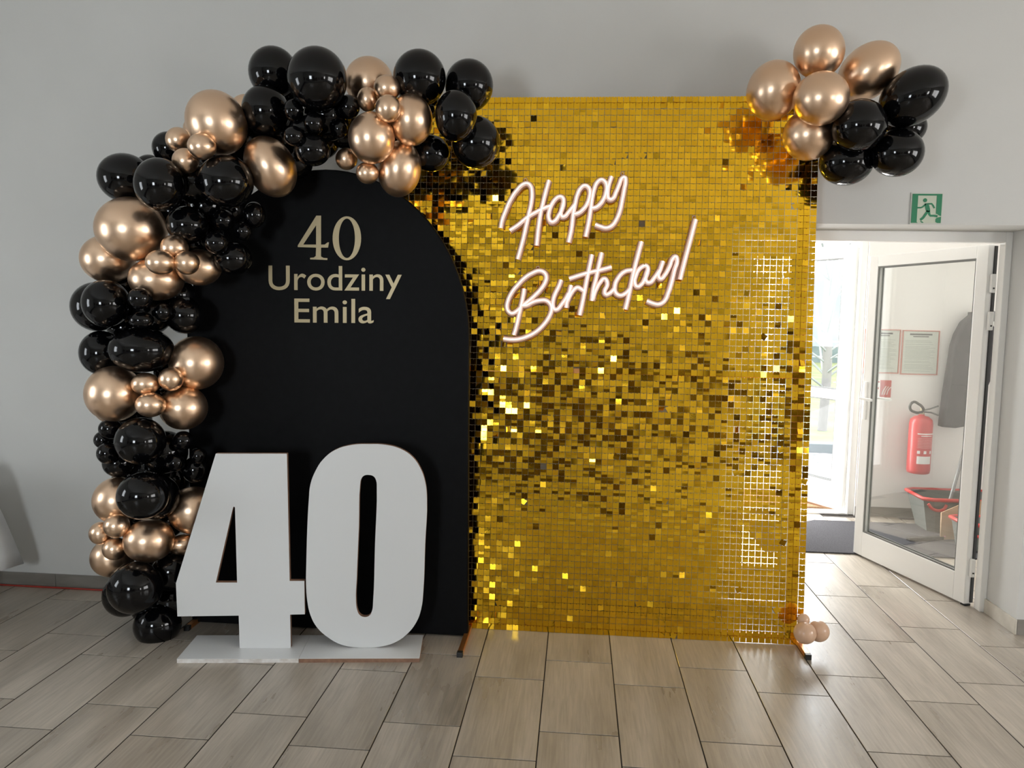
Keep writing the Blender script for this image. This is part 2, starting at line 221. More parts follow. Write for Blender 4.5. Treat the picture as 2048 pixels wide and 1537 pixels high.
BALLOONS=[
('A1', 'k', -1.364, 3.469, 2.611, 0.1065, 0.111, 0),
('A2', 'k', -1.104, 3.281, 2.528, 0.1227, 0.1281, 0),
('A3', 'c', -0.96, 3.562, 2.595, 0.1084, 0.1084, 0),
('A4', 'k', -0.703, 3.424, 2.571, 0.1124, 0.1168, 0),
('A5', 'k', -0.504, 3.528, 2.568, 0.1063, 0.1108, 0),
('A6', 'k', -0.538, 3.389, 2.403, 0.0895, 0.1069, 0),
('A7', 'k', -0.473, 3.553, 2.328, 0.1076, 0.1145, 0),
('A8', 'k', -0.678, 3.57, 2.284, 0.0856, 0.081, 0),
('A9', 'k', -1.373, 3.398, 2.429, 0.1004, 0.1093, 0),
('A10', 'c', -1.532, 3.565, 2.471, 0.0727, 0.0727, 0),
('A12', 'k', -1.215, 3.308, 2.408, 0.0411, 0.0476, 0),
('A13', 'k', -1.196, 3.259, 2.292, 0.0428, 0.0406, 0),
('A14', 'k', -1.125, 3.301, 2.353, 0.0432, 0.0453, 0),
('A15', 'k', -1.14, 3.326, 2.249, 0.0742, 0.0676, 0),
('A16', 'k', -1.001, 3.381, 2.44, 0.0484, 0.0506, 0),
('A17', 'k', -1.041, 3.378, 2.348, 0.0375, 0.0397, 0),
('A18', 'c', -0.827, 3.355, 2.511, 0.0564, 0.0521, 0),
('A19', 'c', -0.918, 3.381, 2.471, 0.0439, 0.0504, 0),
('A20', 'c', -0.803, 3.276, 2.406, 0.0531, 0.0552, 0),
('A21', 'c', -0.889, 3.339, 2.301, 0.0978, 0.1065, 0),
('A22', 'c', -0.732, 3.392, 2.388, 0.0922, 0.1076, 0),
('A23', 'c', -0.8, 3.476, 2.198, 0.0951, 0.1223, -8),
('A24', 'c', -1.02, 3.415, 2.229, 0.0469, 0.0469, 0),
('A25', 'c', -0.923, 3.4, 2.167, 0.0489, 0.0467, 0),
('A26', 'c', -1.357, 3.408, 2.193, 0.1058, 0.135, 28),
('A27', 'k', -1.117, 3.456, 2.421, 0.1037, 0.1083, 0),
('B1', 'c', -1.551, 3.308, 2.357, 0.1246, 0.1355, 25),
('B1b', 'c', -1.733, 3.528, 2.374, 0.0725, 0.0725, 0),
('B2', 'c', -1.765, 3.393, 2.305, 0.0541, 0.0541, 0),
('B3', 'c', -1.564, 3.199, 2.237, 0.0573, 0.0531, 0),
('B4', 'c', -1.678, 3.283, 2.194, 0.0547, 0.0525, 0),
('B5', 'k', -1.881, 3.528, 2.298, 0.0729, 0.0729, 0),
('B6', 'k', -2.066, 3.481, 2.155, 0.1169, 0.1099, 0),
('B7', 'k', -1.769, 3.238, 2.088, 0.1041, 0.1106, 0),
('B8', 'k', -1.505, 3.29, 2.11, 0.1137, 0.1093, 0),
('B8b', 'k', -1.7, 3.388, 2.119, 0.0859, 0.0904, 0),
('B9', 'c', -2.002, 3.413, 1.918, 0.1521, 0.1429, 0),
('B10', 'c', -2.181, 3.518, 1.792, 0.1195, 0.1099, 0),
('B11', 'k', -1.727, 3.385, 1.937, 0.0885, 0.0817, 0),
('B12', 'k', -1.583, 3.43, 1.963, 0.0504, 0.0481, 0),
('B13', 'k', -1.453, 3.46, 1.992, 0.0483, 0.0575, 0),
('B14', 'k', -1.492, 3.43, 1.916, 0.0366, 0.0412, 0),
('B15', 'k', -1.58, 3.353, 1.857, 0.0517, 0.0494, 0),
('B16', 'k', -1.554, 3.452, 1.798, 0.0856, 0.0763, 0),
('B17', 'c', -1.76, 3.332, 1.832, 0.0583, 0.0561, 0),
('B18', 'c', -1.787, 3.262, 1.764, 0.0617, 0.0529, 0),
('B19', 'c', -1.69, 3.302, 1.766, 0.0534, 0.0512, 0),
('B20', 'c', -1.902, 3.434, 1.698, 0.1186, 0.0953, 0),
('B21', 'c', -1.699, 3.429, 1.754, 0.0969, 0.0808, 0),
('C1', 'k', -2.239, 3.518, 1.57, 0.1155, 0.1155, 0),
('C2', 'k', -2.105, 3.372, 1.586, 0.1013, 0.1059, 0),
('C3', 'k', -1.919, 3.325, 1.61, 0.052, 0.0475, 0),
('C4', 'k', -1.853, 3.395, 1.551, 0.0392, 0.0415, 0),
('C5', 'k', -1.929, 3.35, 1.514, 0.0525, 0.0388, 0),
('C6', 'k', -1.808, 3.5, 1.538, 0.0854, 0.0854, 0),
('C7', 'k', -2.203, 3.482, 1.357, 0.0957, 0.1029, 0),
('C8', 'k', -1.967, 3.41, 1.379, 0.1399, 0.1026, 0),
('C9', 'c', -1.765, 3.521, 1.318, 0.1222, 0.1246, 0),
('C10', 'c', -2.102, 3.409, 1.176, 0.1246, 0.1269, 0),
('C11', 'c', -1.928, 3.369, 1.229, 0.0601, 0.0509, 0),
('C12', 'c', -1.815, 3.381, 1.252, 0.0532, 0.0532, 0),
('C13', 'c', -1.888, 3.336, 1.139, 0.0642, 0.055, 0),
('C14', 'c', -1.808, 3.475, 1.112, 0.1071, 0.1024, 0),
('C15', 'c', -2.197, 3.535, 1.089, 0.0733, 0.0684, 0),
('D1', 'k', -2.15, 3.452, 1.007, 0.0526, 0.0478, 0),
('D2', 'k', -2.207, 3.49, 0.947, 0.046, 0.0436, 0),
('D3', 'k', -2.136, 3.401, 0.901, 0.0473, 0.0496, 0),
('D4', 'k', -2.137, 3.49, 0.84, 0.0727, 0.0679, 0),
('D5', 'k', -1.948, 3.352, 0.971, 0.1089, 0.1066, 0),
('D6', 'k', -1.806, 3.46, 0.96, 0.0476, 0.0452, 0),
('D7', 'k', -1.732, 3.46, 0.892, 0.0381, 0.0381, 0),
('D8', 'k', -1.832, 3.438, 0.86, 0.0427, 0.0403, 0),
('D9', 'k', -1.78, 3.528, 0.812, 0.0632, 0.0632, 0),
('D10', 'k', -1.928, 3.524, 0.891, 0.1021, 0.1021, 0),
('F1', 'k', -1.889, 3.259, 0.745, 0.1088, 0.1043, 0),
('F2', 'k', -1.923, 3.435, 0.698, 0.1002, 0.105, 0),
('F3', 'c', -2.14, 3.475, 0.664, 0.1091, 0.1091, 0),
('F4', 'c', -1.807, 3.555, 0.609, 0.1182, 0.1133, 0),
('F5', 'c', -2.209, 3.445, 0.511, 0.0508, 0.0532, 0),
('F6', 'c', -2.083, 3.37, 0.572, 0.0566, 0.0543, 0),
('F7', 'c', -2.131, 3.43, 0.444, 0.0554, 0.053, 0),
('F8', 'c', -2.21, 3.535, 0.367, 0.0994, 0.0944, 0),
('F9', 'c', -1.965, 3.432, 0.489, 0.1127, 0.1007, 0),
('F10', 'c', -1.842, 3.521, 0.449, 0.076, 0.049, 0),
('G1', 'k', -1.99, 3.353, 0.291, 0.1203, 0.118, 0),
('G2', 'k', -2.14, 3.516, 0.191, 0.1016, 0.1041, 0),
('G3', 'k', -1.971, 3.5, 0.058, 0.1086, 0.1012, 0),
('G4', 'k', -1.902, 3.526, 0.315, 0.0986, 0.0937, 0),
('G5', 'k', -1.944, 3.593, 0.155, 0.1008, 0.1008, 0),
('E1', 'c', 1.023, 3.67, 2.742, 0.1076, 0.112, 0),
('E2', 'c', 1.261, 3.739, 2.678, 0.1137, 0.1405, -50),
('E3', 'c', 0.842, 3.7, 2.587, 0.1161, 0.1295, -15),
('E4', 'c', 1.006, 3.543, 2.51, 0.115, 0.1107, 0),
('E5', 'c', 1.009, 3.717, 2.397, 0.1123, 0.1123, 0),
('E6', 'k', 1.412, 3.622, 2.536, 0.1164, 0.1445, -55),
('E7', 'k', 1.182, 3.583, 2.407, 0.114, 0.1097, 0),
('E8', 'k', 1.374, 3.655, 2.306, 0.1096, 0.103, 0),
('E9', 'k', 1.19, 3.747, 2.284, 0.1176, 0.104, 0),
('E10', 'k', 1.452, 3.799, 2.446, 0.0954, 0.0818, 0),
('N1', 'n', 1.087, 3.645, 0.118, 0.0511, 0.05, 0),
('N2', 'n', 1.164, 3.696, 0.11, 0.0494, 0.0494, 0),
('N3', 'n', 1.095, 3.705, 0.159, 0.0283, 0.0283, 0),
('K0', 'k', -1.479, 3.481, 2.306, 0.0892, 0.0892, 0),
('K1', 'k', -1.312, 3.587, 2.253, 0.0825, 0.0825, 0),
('K2', 'k', -1.192, 3.579, 2.349, 0.091, 0.091, 0),
('K3', 'k', -1.076, 3.579, 2.385, 0.0816, 0.0816, 0),
('K4', 'k', -1.695, 3.582, 2.221, 0.0878, 0.0878, 0),
('K5', 'k', -1.894, 3.574, 2.021, 0.0884, 0.0884, 0),
('K6', 'k', -1.698, 3.504, 2.036, 0.0909, 0.0909, 0),
('K7', 'k', -1.707, 3.581, 1.89, 0.0885, 0.0885, 0),
('K8', 'k', -1.981, 3.513, 1.542, 0.0974, 0.0974, 0),
('K9', 'k', -2.194, 3.664, 1.473, 0.0826, 0.0826, 0),
('K10', 'k', -1.988, 3.608, 1.159, 0.0865, 0.0865, 0),
('K11', 'k', -2.149, 3.645, 1.018, 0.083, 0.083, 0),
('K12', 'k', -2.049, 3.602, 0.775, 0.1018, 0.1018, 0),
('K13', 'k', -2.193, 3.654, 0.727, 0.074, 0.074, 0),
('K14', 'k', -2.129, 3.589, 0.528, 0.0827, 0.0827, 0),
('K15', 'k', -2.041, 3.668, 0.29, 0.0997, 0.0997, 0),
('K16', 'k', -2.093, 3.651, 0.086, 0.0898, 0.0898, 0),
('K17', 'k', -1.37, 3.557, 2.367, 0.0862, 0.0862, 0),
('K18', 'k', -2.033, 3.634, 2.218, 0.0708, 0.0708, 0),
('K19', 'k', -0.732, 3.58, 2.509, 0.0897, 0.0897, 0),
('K20', 'k', -0.847, 3.588, 2.325, 0.0815, 0.0815, 0),
('K21', 'k', -1.886, 3.589, 1.633, 0.0802, 0.0802, 0),
('K22', 'k', -2.163, 3.625, 1.281, 0.0821, 0.0821, 0),
('K23', 'k', -1.925, 3.556, 1.268, 0.0614, 0.0614, 0),
('K24', 'k', -1.188, 3.382, 2.34, 0.0731, 0.0731, 0),
('K25', 'k', -2.008, 3.75, 0.714, 0.0856, 0.0856, 0),
('K26', 'k', -1.963, 3.597, 0.533, 0.0777, 0.0777, 0),
('K27', 'k', -1.754, 3.482, 1.858, 0.0636, 0.0636, 0),
('K28', 'k', -1.629, 3.599, 2.035, 0.0698, 0.0698, 0),
('K29', 'k', -1.597, 3.511, 2.26, 0.0632, 0.0632, 0),
('K30', 'k', -1.345, 3.604, 2.54, 0.0641, 0.0641, 0),
('K31', 'k', -2.18, 3.649, 1.673, 0.0771, 0.0771, 0),]
BL={
'A1':'glossy black balloon at the upper left end of the garland top',
'A2':'largest black balloon at the very top of the garland, right of the first top one',
'A3':'rose gold balloon at the garland top, half hidden behind the small rose gold trio',
'A4':'big black balloon at the garland top just right of the rose gold trio',
'A5':'topmost right black balloon of the garland, against the wall above the sequins',
'A6':'black balloon in front of the right end of the garland, under the topmost right one',
'A7':'rightmost black balloon of the garland, lying against the gold sequins',
'A8':'lowest dark black balloon of the right end of the garland, above the sequins',
'A9':'large black balloon below the upper left top balloon, left of the tiny black ones',
'A10':'sliver of a rose gold balloon behind the black ones at the upper left',
'A12':'tiny black balloon at upper left of the dark cluster under the largest top balloon',
'A13':'tiny black balloon at lower left of the dark cluster, above the tilted rose gold one',
'A14':'tiny black balloon in the middle of the dark cluster under the largest top balloon',
'A15':'medium black balloon hanging lowest in the dark cluster, just above the arch top',
'A16':'small dim black balloon left of the small rose gold trio at the top',
'A17':'smallest dim black balloon between the dark cluster and the big front rose gold one',
'A18':'uppermost of the small rose gold trio at the garland top',
'A19':'left one of the small rose gold trio at the garland top',
'A20':'lower right one of the small rose gold trio at the garland top',
'A21':'big front rose gold balloon below the small trio at the garland top',
'A22':'rose gold balloon right of the small trio, touching the black right end',
'A23':'lowest large rose gold balloon on the right shoulder of the arch',
'A24':'small rose gold balloon above the arch top, left of its twin',
'A25':'small rose gold balloon on the arch edge, under the big front rose gold one',
'A26':'tilted oval rose gold balloon on the arch, right of the big shoulder black balloon',
'A27':'black balloon deep in the shade behind the tiny black cluster at the top',
'B1':'large rose gold balloon on the upper left shoulder, above three small ones',
'B1b':'rose gold balloon peeking out left behind the large upper left shoulder one',
'B2':'upper left one of three small rose gold balloons on the left shoulder',
'B3':'right one of three small rose gold balloons on the left shoulder',
'B4':'lowest of three small rose gold balloons on the left shoulder',
'B5':'black balloon behind the three small rose gold ones on the left shoulder',
'B6':'black balloon at the outer left corner of the shoulder, against the grey wall',
'B7':'round black balloon in front on the left shoulder, above the largest rose gold one',
'B8':'large black balloon on the left shoulder, left of the tilted oval rose gold one',
'B8b':'shaded black balloon between the two big black ones of the left shoulder',
'B9':'largest rose gold balloon of the whole garland on its left side',
'B10':'rose gold balloon tucked under the largest one at the outer left edge',
'B11':'dim medium black balloon right of the largest rose gold one',
'B12':'small black balloon at upper left of the tiny bunch beside the lettering',
'B13':'small black balloon farthest right of the tiny black bunch, nearest the lettering',
'B14':'tiniest black balloon of the bunch left of the lettering',
'B15':'small black balloon lower left in the bunch left of the lettering',
'B16':'medium black balloon at the bottom of the bunch left of the lettering',
'B17':'upper one of three small rose gold balloons below the largest rose gold one',
'B18':'front left one of three small rose gold balloons below the largest rose gold one',
'B19':'right one of three small rose gold balloons below the largest rose gold one',
'B20':'wide rose gold balloon directly under the front left small one on the left side',
'B21':'rose gold balloon partly hidden beside the medium black one, left of the lettering',
'C1':'black balloon farthest out on the left edge of the garland, half hidden',
'C2':'shiny black balloon in front of the one farthest out on the left',
'C3':'tiny black balloon right of the shiny left one, under the wide rose gold one',
'C4':'tiny black balloon between two tiny ones and the dim right one, mid left side',
'C5':'flattened tiny black balloon just above the wide squashed black one',
'C6':'dim black balloon on the arch edge, mid left side of the garland',
'C7':'black balloon at the outer edge left of the wide squashed one',
'C8':'wide squashed black balloon in the middle of the left side',
'C9':'rose gold balloon on the arch, right of the wide squashed black one',
'C10':'big rose gold balloon at the outer left edge, mid height of the garland',
'C11':'upper left of the small rose gold three at mid height',
'C12':'upper right of the small rose gold three at mid height',
'C13':'lowest of the small rose gold three at mid height',
'C14':'rose gold balloon right of the lowest of the small three at mid height',
'C15':'sliver of rose gold balloon behind the big mid-height outer one',
'D1':'small black balloon at the left edge, top of the little black stack',
'D2':'smallest black balloon at the left edge, middle of the little black stack',
'D3':'small black balloon at the left edge, bottom of the little black stack',
'D4':'dark black balloon half hidden under the little black stack at left',
'D5':'big black balloon with a blue glint right of the little black stack',
'D6':'small black balloon upper one left above the white number four',
'D7':'small black balloon nearest the top corner of the white number four',
'D8':'small black balloon lower left one of three above the number four',
'D9':'shaded black balloon behind the small ones at the number four',
'D10':'shaded black balloon behind and right of the big one with a blue glint',
'F1':'big black balloon in front left of the number four slope, above the rose gold one',
'F2':'black balloon hidden right behind the big one left of the number four',
'F3':'rose gold balloon at the outer left behind the big black one, low on the garland',
'F4':'rose gold balloon cut off by the slope of the white number four',
'F5':'leftmost of the lowest three small rose gold balloons',
'F6':'upper one of the lowest three small rose gold balloons',
'F7':'bottom one of the lowest three small rose gold balloons',
'F8':'rose gold balloon low at the outer left, above the baseboard',
'F9':'round front rose gold balloon right of the lowest three small ones',
'F10':'rose gold balloon barely seen beside the left point of the number four',
'G1':'large black balloon near the floor, second from the bottom of the garland',
'G2':'black balloon tucked behind the large one near the floor at left',
'G3':'lowest black balloon of the garland touching the floor',
'G4':'shaded black balloon beside the left tip of the number four, low down',
'G5':'shaded black balloon just above the lowest one, behind the number four',
'E1':'topmost rose gold balloon of the right corner cluster',
'E2':'oval rose gold balloon at the upper right of the corner cluster, above the black ones',
'E3':'leftmost rose gold balloon of the right corner cluster, over the sequin wall top',
'E4':'central front rose gold balloon of the right corner cluster',
'E5':'lowest rose gold balloon of the right corner cluster',
'E6':'oval black balloon farthest right in the corner cluster',
'E7':'front black balloon in the middle of the right corner cluster',
'E8':'lower right black balloon of the corner cluster, above the exit sign',
'E9':'lowest black balloon of the right corner cluster beside the sequin edge',
'E10':'black balloon hidden behind the right ones of the corner cluster',
'N1':'small nude balloon in front at the right foot of the sequin wall',
'N2':'small nude balloon behind, on the door side of the sequin wall foot',
'N3':'tiny nude balloon peeking out above the front one at the sequin wall foot',
'K0':'shaded black balloon between the large black one and the tilted oval rose gold one',
'K1':'shaded black balloon at the lower left of the dark cluster above the arch',
'K2':'shaded black balloon under the middle of the dark cluster at the top',
'K3':'shaded black balloon left of the big front rose gold one at the top',
'K4':'shaded black balloon between the three small shoulder ones and the big black one',
'K5':'shaded black balloon right above the largest rose gold one',
'K6':'shaded black balloon under the big shoulder black one',
'K7':'shaded black balloon beside the small upper rose gold one, left of the lettering',
'K8':'shaded black balloon behind the tiny black ones at mid left',
'K9':'shaded black balloon under the shiny left one, above the wide squashed one',
'K10':'shaded black balloon behind the small rose gold three at mid height',
'K11':'shaded black balloon above the big one with a blue glint',
'K12':'shaded black balloon right under the big one with a blue glint',
'K13':'shaded black balloon left under the big one with a blue glint',
'K14':'shaded black balloon behind the lowest three small rose gold ones',
'K15':'shaded black balloon right above the large one near the floor',
'K16':'shaded black balloon between the large one near the floor and the lowest',
'K17':'shaded black balloon left of the tiny cluster, below the largest top one',
'K18':'shaded black balloon behind the two outer black ones of the left shoulder',
'K19':'shaded black balloon behind the rose gold one at the right of the top trio',
'K20':'shaded black balloon between the two lowest large rose gold ones on the right shoulder',
'K21':'shaded black balloon beside the wide rose gold one at the arch edge',
'K22':'shaded black balloon above the big mid-height outer rose gold one',
'K23':'shaded black balloon above the small rose gold three at mid height',
'K24':'shaded black balloon in the very middle of the dark top cluster',
'K25':'shaded black balloon behind the small ones at the slope of the number four',
'K26':'shaded black balloon beside the number four, between big black and rose gold ones',
'K27':'shaded black balloon beside the small rose gold ones, left of the tiny bunch',
'K28':'shaded black balloon above the tiny bunch, below the big shoulder one',
'K29':'shaded black balloon under the large rose gold shoulder one',
'K30':'shaded black balloon between the two upper black ones at the garland top',
'K31':'shaded black balloon below the largest rose gold one at the left edge',
}
# ------------------------------------------------------------------ room shell
YW = 4.068; T = .36; HC = 3.25
S = lambda o: tag(o, kind='structure')
# floor: grout bed with single tiles laid on it
floor = S(boxes('floor', [(XL, XR, YB, 6.52, -.06, -.004)], M_grout))
def tile_mesh(w, d):
    bm = bmesh.new(); b = .0012
    lo = [bm.verts.new((x, y, -.010)) for x, y in ((-w, -d), (w, -d), (w, d), (-w, d))]
    mi = [bm.verts.new((x, y, -b)) for x, y in ((-w, -d), (w, -d), (w, d), (-w, d))]
    hi = [bm.verts.new((x, y, 0)) for x, y in ((-w + b, -d + b), (w - b, -d + b), (w - b, d - b), (-w + b, d - b))]
    for a, c in ((lo, mi), (mi, hi)):
        for i in range(4): bm.faces.new((a[i], a[(i + 1) % 4], c[(i + 1) % 4], c[i]))
    bm.faces.new(hi)
    bm.faces.ensure_lookup_table()
    for f in bm.faces[:4]: f.material_index = 1
    me = bpy.data.meshes.new('floor_tile'); bm.to_mesh(me); bm.free(); me.materials.append(M_tile); me.materials.append(M_grout); return me
TM = tile_mesh(.1476, .3076)
far = []
for k in range(-12, 18):
    xc = -.408 + .3 * k + .15
    off = 3.27 if k % 2 == 0 else 3.47
    for j in range(-9, 6):
        yc = off + .62 * j + .31
        y0, y1 = yc - .31, yc + .31
        if xc < XL + .1 or xc > XR - .1 or y1 < YB + .5 or y0 > 6.3: continue
        near = y1 > 2.35 and (-3.9 < xc < 3.2) and (y0 < 4.03 or (.7 < xc < 3.4 and y0 < 6.2))
        if near: link('floor_tile', TM, M_tile, floor, (xc, yc, 0))
        else: far.append((xc, yc))
fb = bmesh.new()
for xc, yc in far:
    t = bmesh.ops.create_grid(fb, x_segments=1, y_segments=1, size=1)['verts']
    for v in t: v.co = Vector((xc + v.co.x * .1486, yc + v.co.y * .3086, 0))
fm = bpy.data.meshes.new('floor_tile_field'); fb.to_mesh(fm); fb.free()
tag(link('floor_tile_field', fm, M_tiles2, floor), kind='stuff')
S(boxes('ceiling', [(XL, XR, YB, YW + T, HC, HC + .1)], M_ceil))
OX0, OX1, OZ = .76, 2.25, 2.045
wall = S(boxes('wall_back', [(XL, OX0, YW, YW + T, -.02, HC), (OX1, XR, YW, YW + T, -.02, HC), (OX0, OX1, YW, YW + T, OZ, HC)], M_wall))
# wall behind the camera: added dark panels on it, windows let in the daylight
def wall_x(name, y0, y1, wins, z0, z1, m, x0=XL, x1=XR, zt=HC):
    L = []; xs = x0
    for a, b in wins: L.append((xs, a, y0, y1, -.02, zt)); xs = b
    L.append((xs, x1, y0, y1, -.02, zt))
    for a, b in wins: L += [(a, b, y0, y1, -.02, z0), (a, b, y0, y1, z1, zt)]
    return S(boxes(name, L, m))
WF = [(-2.13, -1.37), (4.02, 4.78)]
wall_x('wall_front', YB - .3, YB, WF, 1.07, 2.03, M_wall)
# unseen dark panels with pale gaps, added for the sequins and balloons to reflect
xs = XL + .1; ti = 1
rw = random.Random(5)
while xs < XR - .6:
    w = rw.uniform(.35, .75); h = rw.choice((1.3, 1.55, 1.75, 1.95)); lo = rw.choice((.45, .6, .75))
    if not any(xs < b + .05 and xs + w > a - .05 for a, b in WF):
        S(boxes('unseen_reflection_panel_%d' % ti, [(xs, xs + w, YB, YB + .03, lo, h), (xs + .04, xs + w - .04, YB + .03, YB + .045, lo + .06, h - .06)], M_reflpanel)); ti += 1
        xs += w + rw.choice((.02, .35, .55))
    else: xs += .2
def wall_y(name, x0, x1, wins, z0, z1, m, ya=YB - .3, yb=YW + T):
    L = []; s = ya
    for a, b in wins: L.append((x0, x1, s, a, -.02, HC)); s = b
    L.append((x0, x1, s, yb, -.02, HC))
    for a, b in wins: L += [(x0, x1, a, b, -.02, z0), (x0, x1, a, b, z1, HC)]
    return S(boxes(name, L, m))
wall_y('wall_left', XL - .3, XL, [(1.12, 2.08)], .92, 2.28, M_wall)
wall_y('wall_right', XR, XR + .3, [(-.4, 2.2)], .8, 2.4, M_wall)
def win(name, cx, cy, w, z0, z1, axis, mull=True):
    e = S(empty(name, (cx, cy, 0))); f = .05; h = w / 2
    L = [(-h, -h + f, -.03, .03, z0, z1), (h - f, h, -.03, .03, z0, z1), (-h + f, h - f, -.03, .03, z0, z0 + f), (-h + f, h - f, -.03, .03, z1 - f, z1), (-.025, .025, -.03, .03, z0 + f, z1 - f)]
    if not mull: L.pop()
    if axis == 'y': L = [(c, d, a, b, e0, e1) for a, b, c, d, e0, e1 in L]
    boxes('window_frame', L, M_upvc, e)
win('window_1', -1.75, YB - .10, .76, 1.07, 2.03, 'x', False); win('window_2', 4.4, YB - .10, .76, 1.07, 2.03, 'x', False)
win('window_3', XL - .1, 1.6, .96, .92, 2.28, 'y', False); win('window_4', XR - .04, .9, 2.6, .8, 2.4, 'y')
# baseboards of cut tile
def baseboard(name, x0, x1, y0, y1, n, m=M_base):
    e = S(empty(name, (0, 0, 0)))
    for i in range(n):
        if abs(x1 - x0) > abs(y1 - y0):
            a = x0 + (x1 - x0) * i / n; b = x0 + (x1 - x0) * (i + 1) / n; boxes('baseboard_tile', [(a + .001, b - .001, y0, y1, 0, .076)], m, e, .002)
        else:
            a = y0 + (y1 - y0) * i / n; b = y0 + (y1 - y0) * (i + 1) / n; boxes('baseboard_tile', [(x0, x1, a + .001, b - .001, 0, .076)], m, e, .002)
baseboard('baseboard_left', -4.69, OX0, YW - .012, YW, 9)
baseboard('baseboard_right', OX1, 5.69, YW - .012, YW, 6)
baseboard('baseboard_reveal', OX1 - .012, OX1, YW - .012, 4.36, 1, M_base_lit)
# ------------------------------------------------------------------ inner door: frame, open leaf, shut narrow leaf
d1 = S(empty('door_1', (0, 0, 0)))
FY0, FY1 = 4.36, 4.42
boxes('door_jamb', [(2.215, OX1, FY0, FY1, 0, OZ)], M_upvc, d1, .004)
boxes('door_jamb', [(OX0, .84, FY0, FY1, 0, OZ)], M_upvc, d1, .004)
boxes('door_head', [(.84, 2.215, FY0, FY1, 1.99, OZ)], M_upvc, d1, .004)
for z in (1.73, 1.53, .17):
    hg = boxes('hinge', [(2.188, 2.213, 4.421, 4.446, z, z + .10)], M_upvc, d1, .005)
    boxes('hinge_screw', [(2.197, 2.205, 4.4185, 4.422, z + .02, z + .028)], M_cap, hg)
def leaf(parent, name, ln, loc, rotz, handle=True, rail=None, z0=.012, z1=1.987, th=.06, st=.082, gz=(.172, 1.918), gm=None):
    L = [(0, st, 0, th, z0, z1), (ln - st, ln, 0, th, z0, z1), (st, ln - st, 0, th, z0, gz[0]), (st, ln - st, 0, th, gz[1], z1)]
    if rail: L.append((st, ln - st, 0, th, rail[0], rail[1]))
    o = boxes(name, L, M_upvc, parent, .004, loc, (0, 0, rotz))
    spans = [gz] if not rail else [(gz[0], rail[0]), (rail[1], gz[1])]
    for a, b in spans:
        boxes('glass_pane', [(st, ln - st, th / 2 - .003, th / 2 + .003, a, b)], gm or M_glass, o)
        g = .009
        for s in (0.004, th - .012):
            boxes('gasket', [(st, st + g, s, s + .008, a, b), (ln - st - g, ln - st, s, s + .008, a, b), (st + g, ln - st - g, s, s + .008, a, a + g), (st + g, ln - st - g, s, s + .008, b - g, b)], M_grub, o)
    if handle:
        for s, q in ((-.012, -1), (th, 1)):
            boxes('handle_plate', [(ln - .058, ln - .030, s, s + .012, .92, 1.17)], M_upvc, o, .004)
            y0 = s - .04 if q < 0 else s + .012
            yb = y0 if q < 0 else y0 + .028
            boxes('door_handle', [(ln - .051, ln - .037, y0, y0 + .04, 1.053, 1.067), (ln - .16, ln - .037, yb, yb + .014, 1.051, 1.069)], M_upvc, o, .004)
    return o
ANG = math.atan2(.927, -.284)
lf = leaf(d1, 'door_leaf', .97, (2.220, 4.455, 0), ANG, th=.05)
boxes('edge_seal', [(-.008, 0, 0, .016, .02, 1.98)], M_rub, lf)
boxes('corner_block', [(-.004, .03, .01, .045, 0.001, .012)], M_cap, lf)
leaf(d1, 'door_leaf', .395, (.842, 4.365, 0), 0, handle=False)
# ------------------------------------------------------------------ vestibule and outer door
VY = 6.45; VX0, VX1 = -.6, 3.5; VH = 2.62
S(boxes('wall_vestibule_back', [(VX0, .13, VY, VY + .2, -.02, VH), (.29, 1.22, VY, VY + .2, -.02, VH), (2.26, VX1, VY, VY + .2, -.02, VH), (.13, .29, VY, VY + .2, 2.25, VH), (.13, .29, VY, VY + .2, -.02, .25), (1.22, 2.26, VY, VY + .2, 2.25, VH)], M_white))
S(boxes('wall_vestibule_left', [(VX0 - .2, VX0, YW + T, VY + .2, -.02, VH)], M_white))
S(boxes('wall_vestibule_right', [(VX1, VX1 + .2, YW + T, VY + .2, -.02, VH)], M_white))
S(boxes('ceiling_vestibule', [(VX0 - .2, VX1 + .2, YW + T, VY + .2, VH, VH + .1)], M_white))
baseboard('baseboard_vestibule', 2.26, VX1, VY - .012, VY, 2, M_base)
w5 = S(empty('added_streak_window', (0, 0, 0)))  # added slit window, shaped to give a bright streak in the door glass
boxes('window_frame', [(.13, .16, VY + .02, VY + .09, .25, 2.25), (.26, .29, VY + .02, VY + .09, .25, 2.25), (.16, .26, VY + .02, VY + .09, .25, .28), (.16, .26, VY + .02, VY + .09, 2.22, 2.25)], M_upvc, w5)
boxes('glass_pane', [(.16, .26, VY + .05, VY + .056, .28, 2.22)], M_glass2, w5)
window_light('daylight_outer_doorway', (1.55, VY + .19, 1.2), (R(90), 0, R(180)), .5, 2.0, 120, (1, .99, .97))
d2 = S(empty('door_2', (0, 0, 0)))
boxes('door_jamb', [(1.22, 1.29, VY + .02, VY + .09, 0, 2.25)], M_upvc, d2, .004)
boxes('door_jamb', [(2.21, 2.26, VY + .02, VY + .09, 0, 2.25)], M_upvc, d2, .004)
boxes('door_head', [(1.29, 2.21, VY + .02, VY + .09, 2.18, 2.25)], M_upvc, d2, .004)
boxes('threshold', [(1.29, 2.21, VY - .01, VY + .09, 0, .012)], mat('aluminium', (.6, .6, .6), .35, .9), d2)
A2 = math.atan2(.86, -.51)
l2 = leaf(d2, 'door_leaf', .92, (2.215, VY + .10, 0), A2, handle=False, rail=(.92, 1.0), z0=.02, z1=2.17, st=.095, gz=(.24, 2.07), gm=M_glass2)
boxes('edge_seal', [(0, .018, -.006, 0, .05, 2.15), (.03, .04, -.004, 0, .05, 2.15)], M_grub, l2)
boxes('door_bolt', [(.012, .03, -.02, -.004, .03, .11)], mat('dark_steel', (.1, .1, .1), .4, .8), l2)
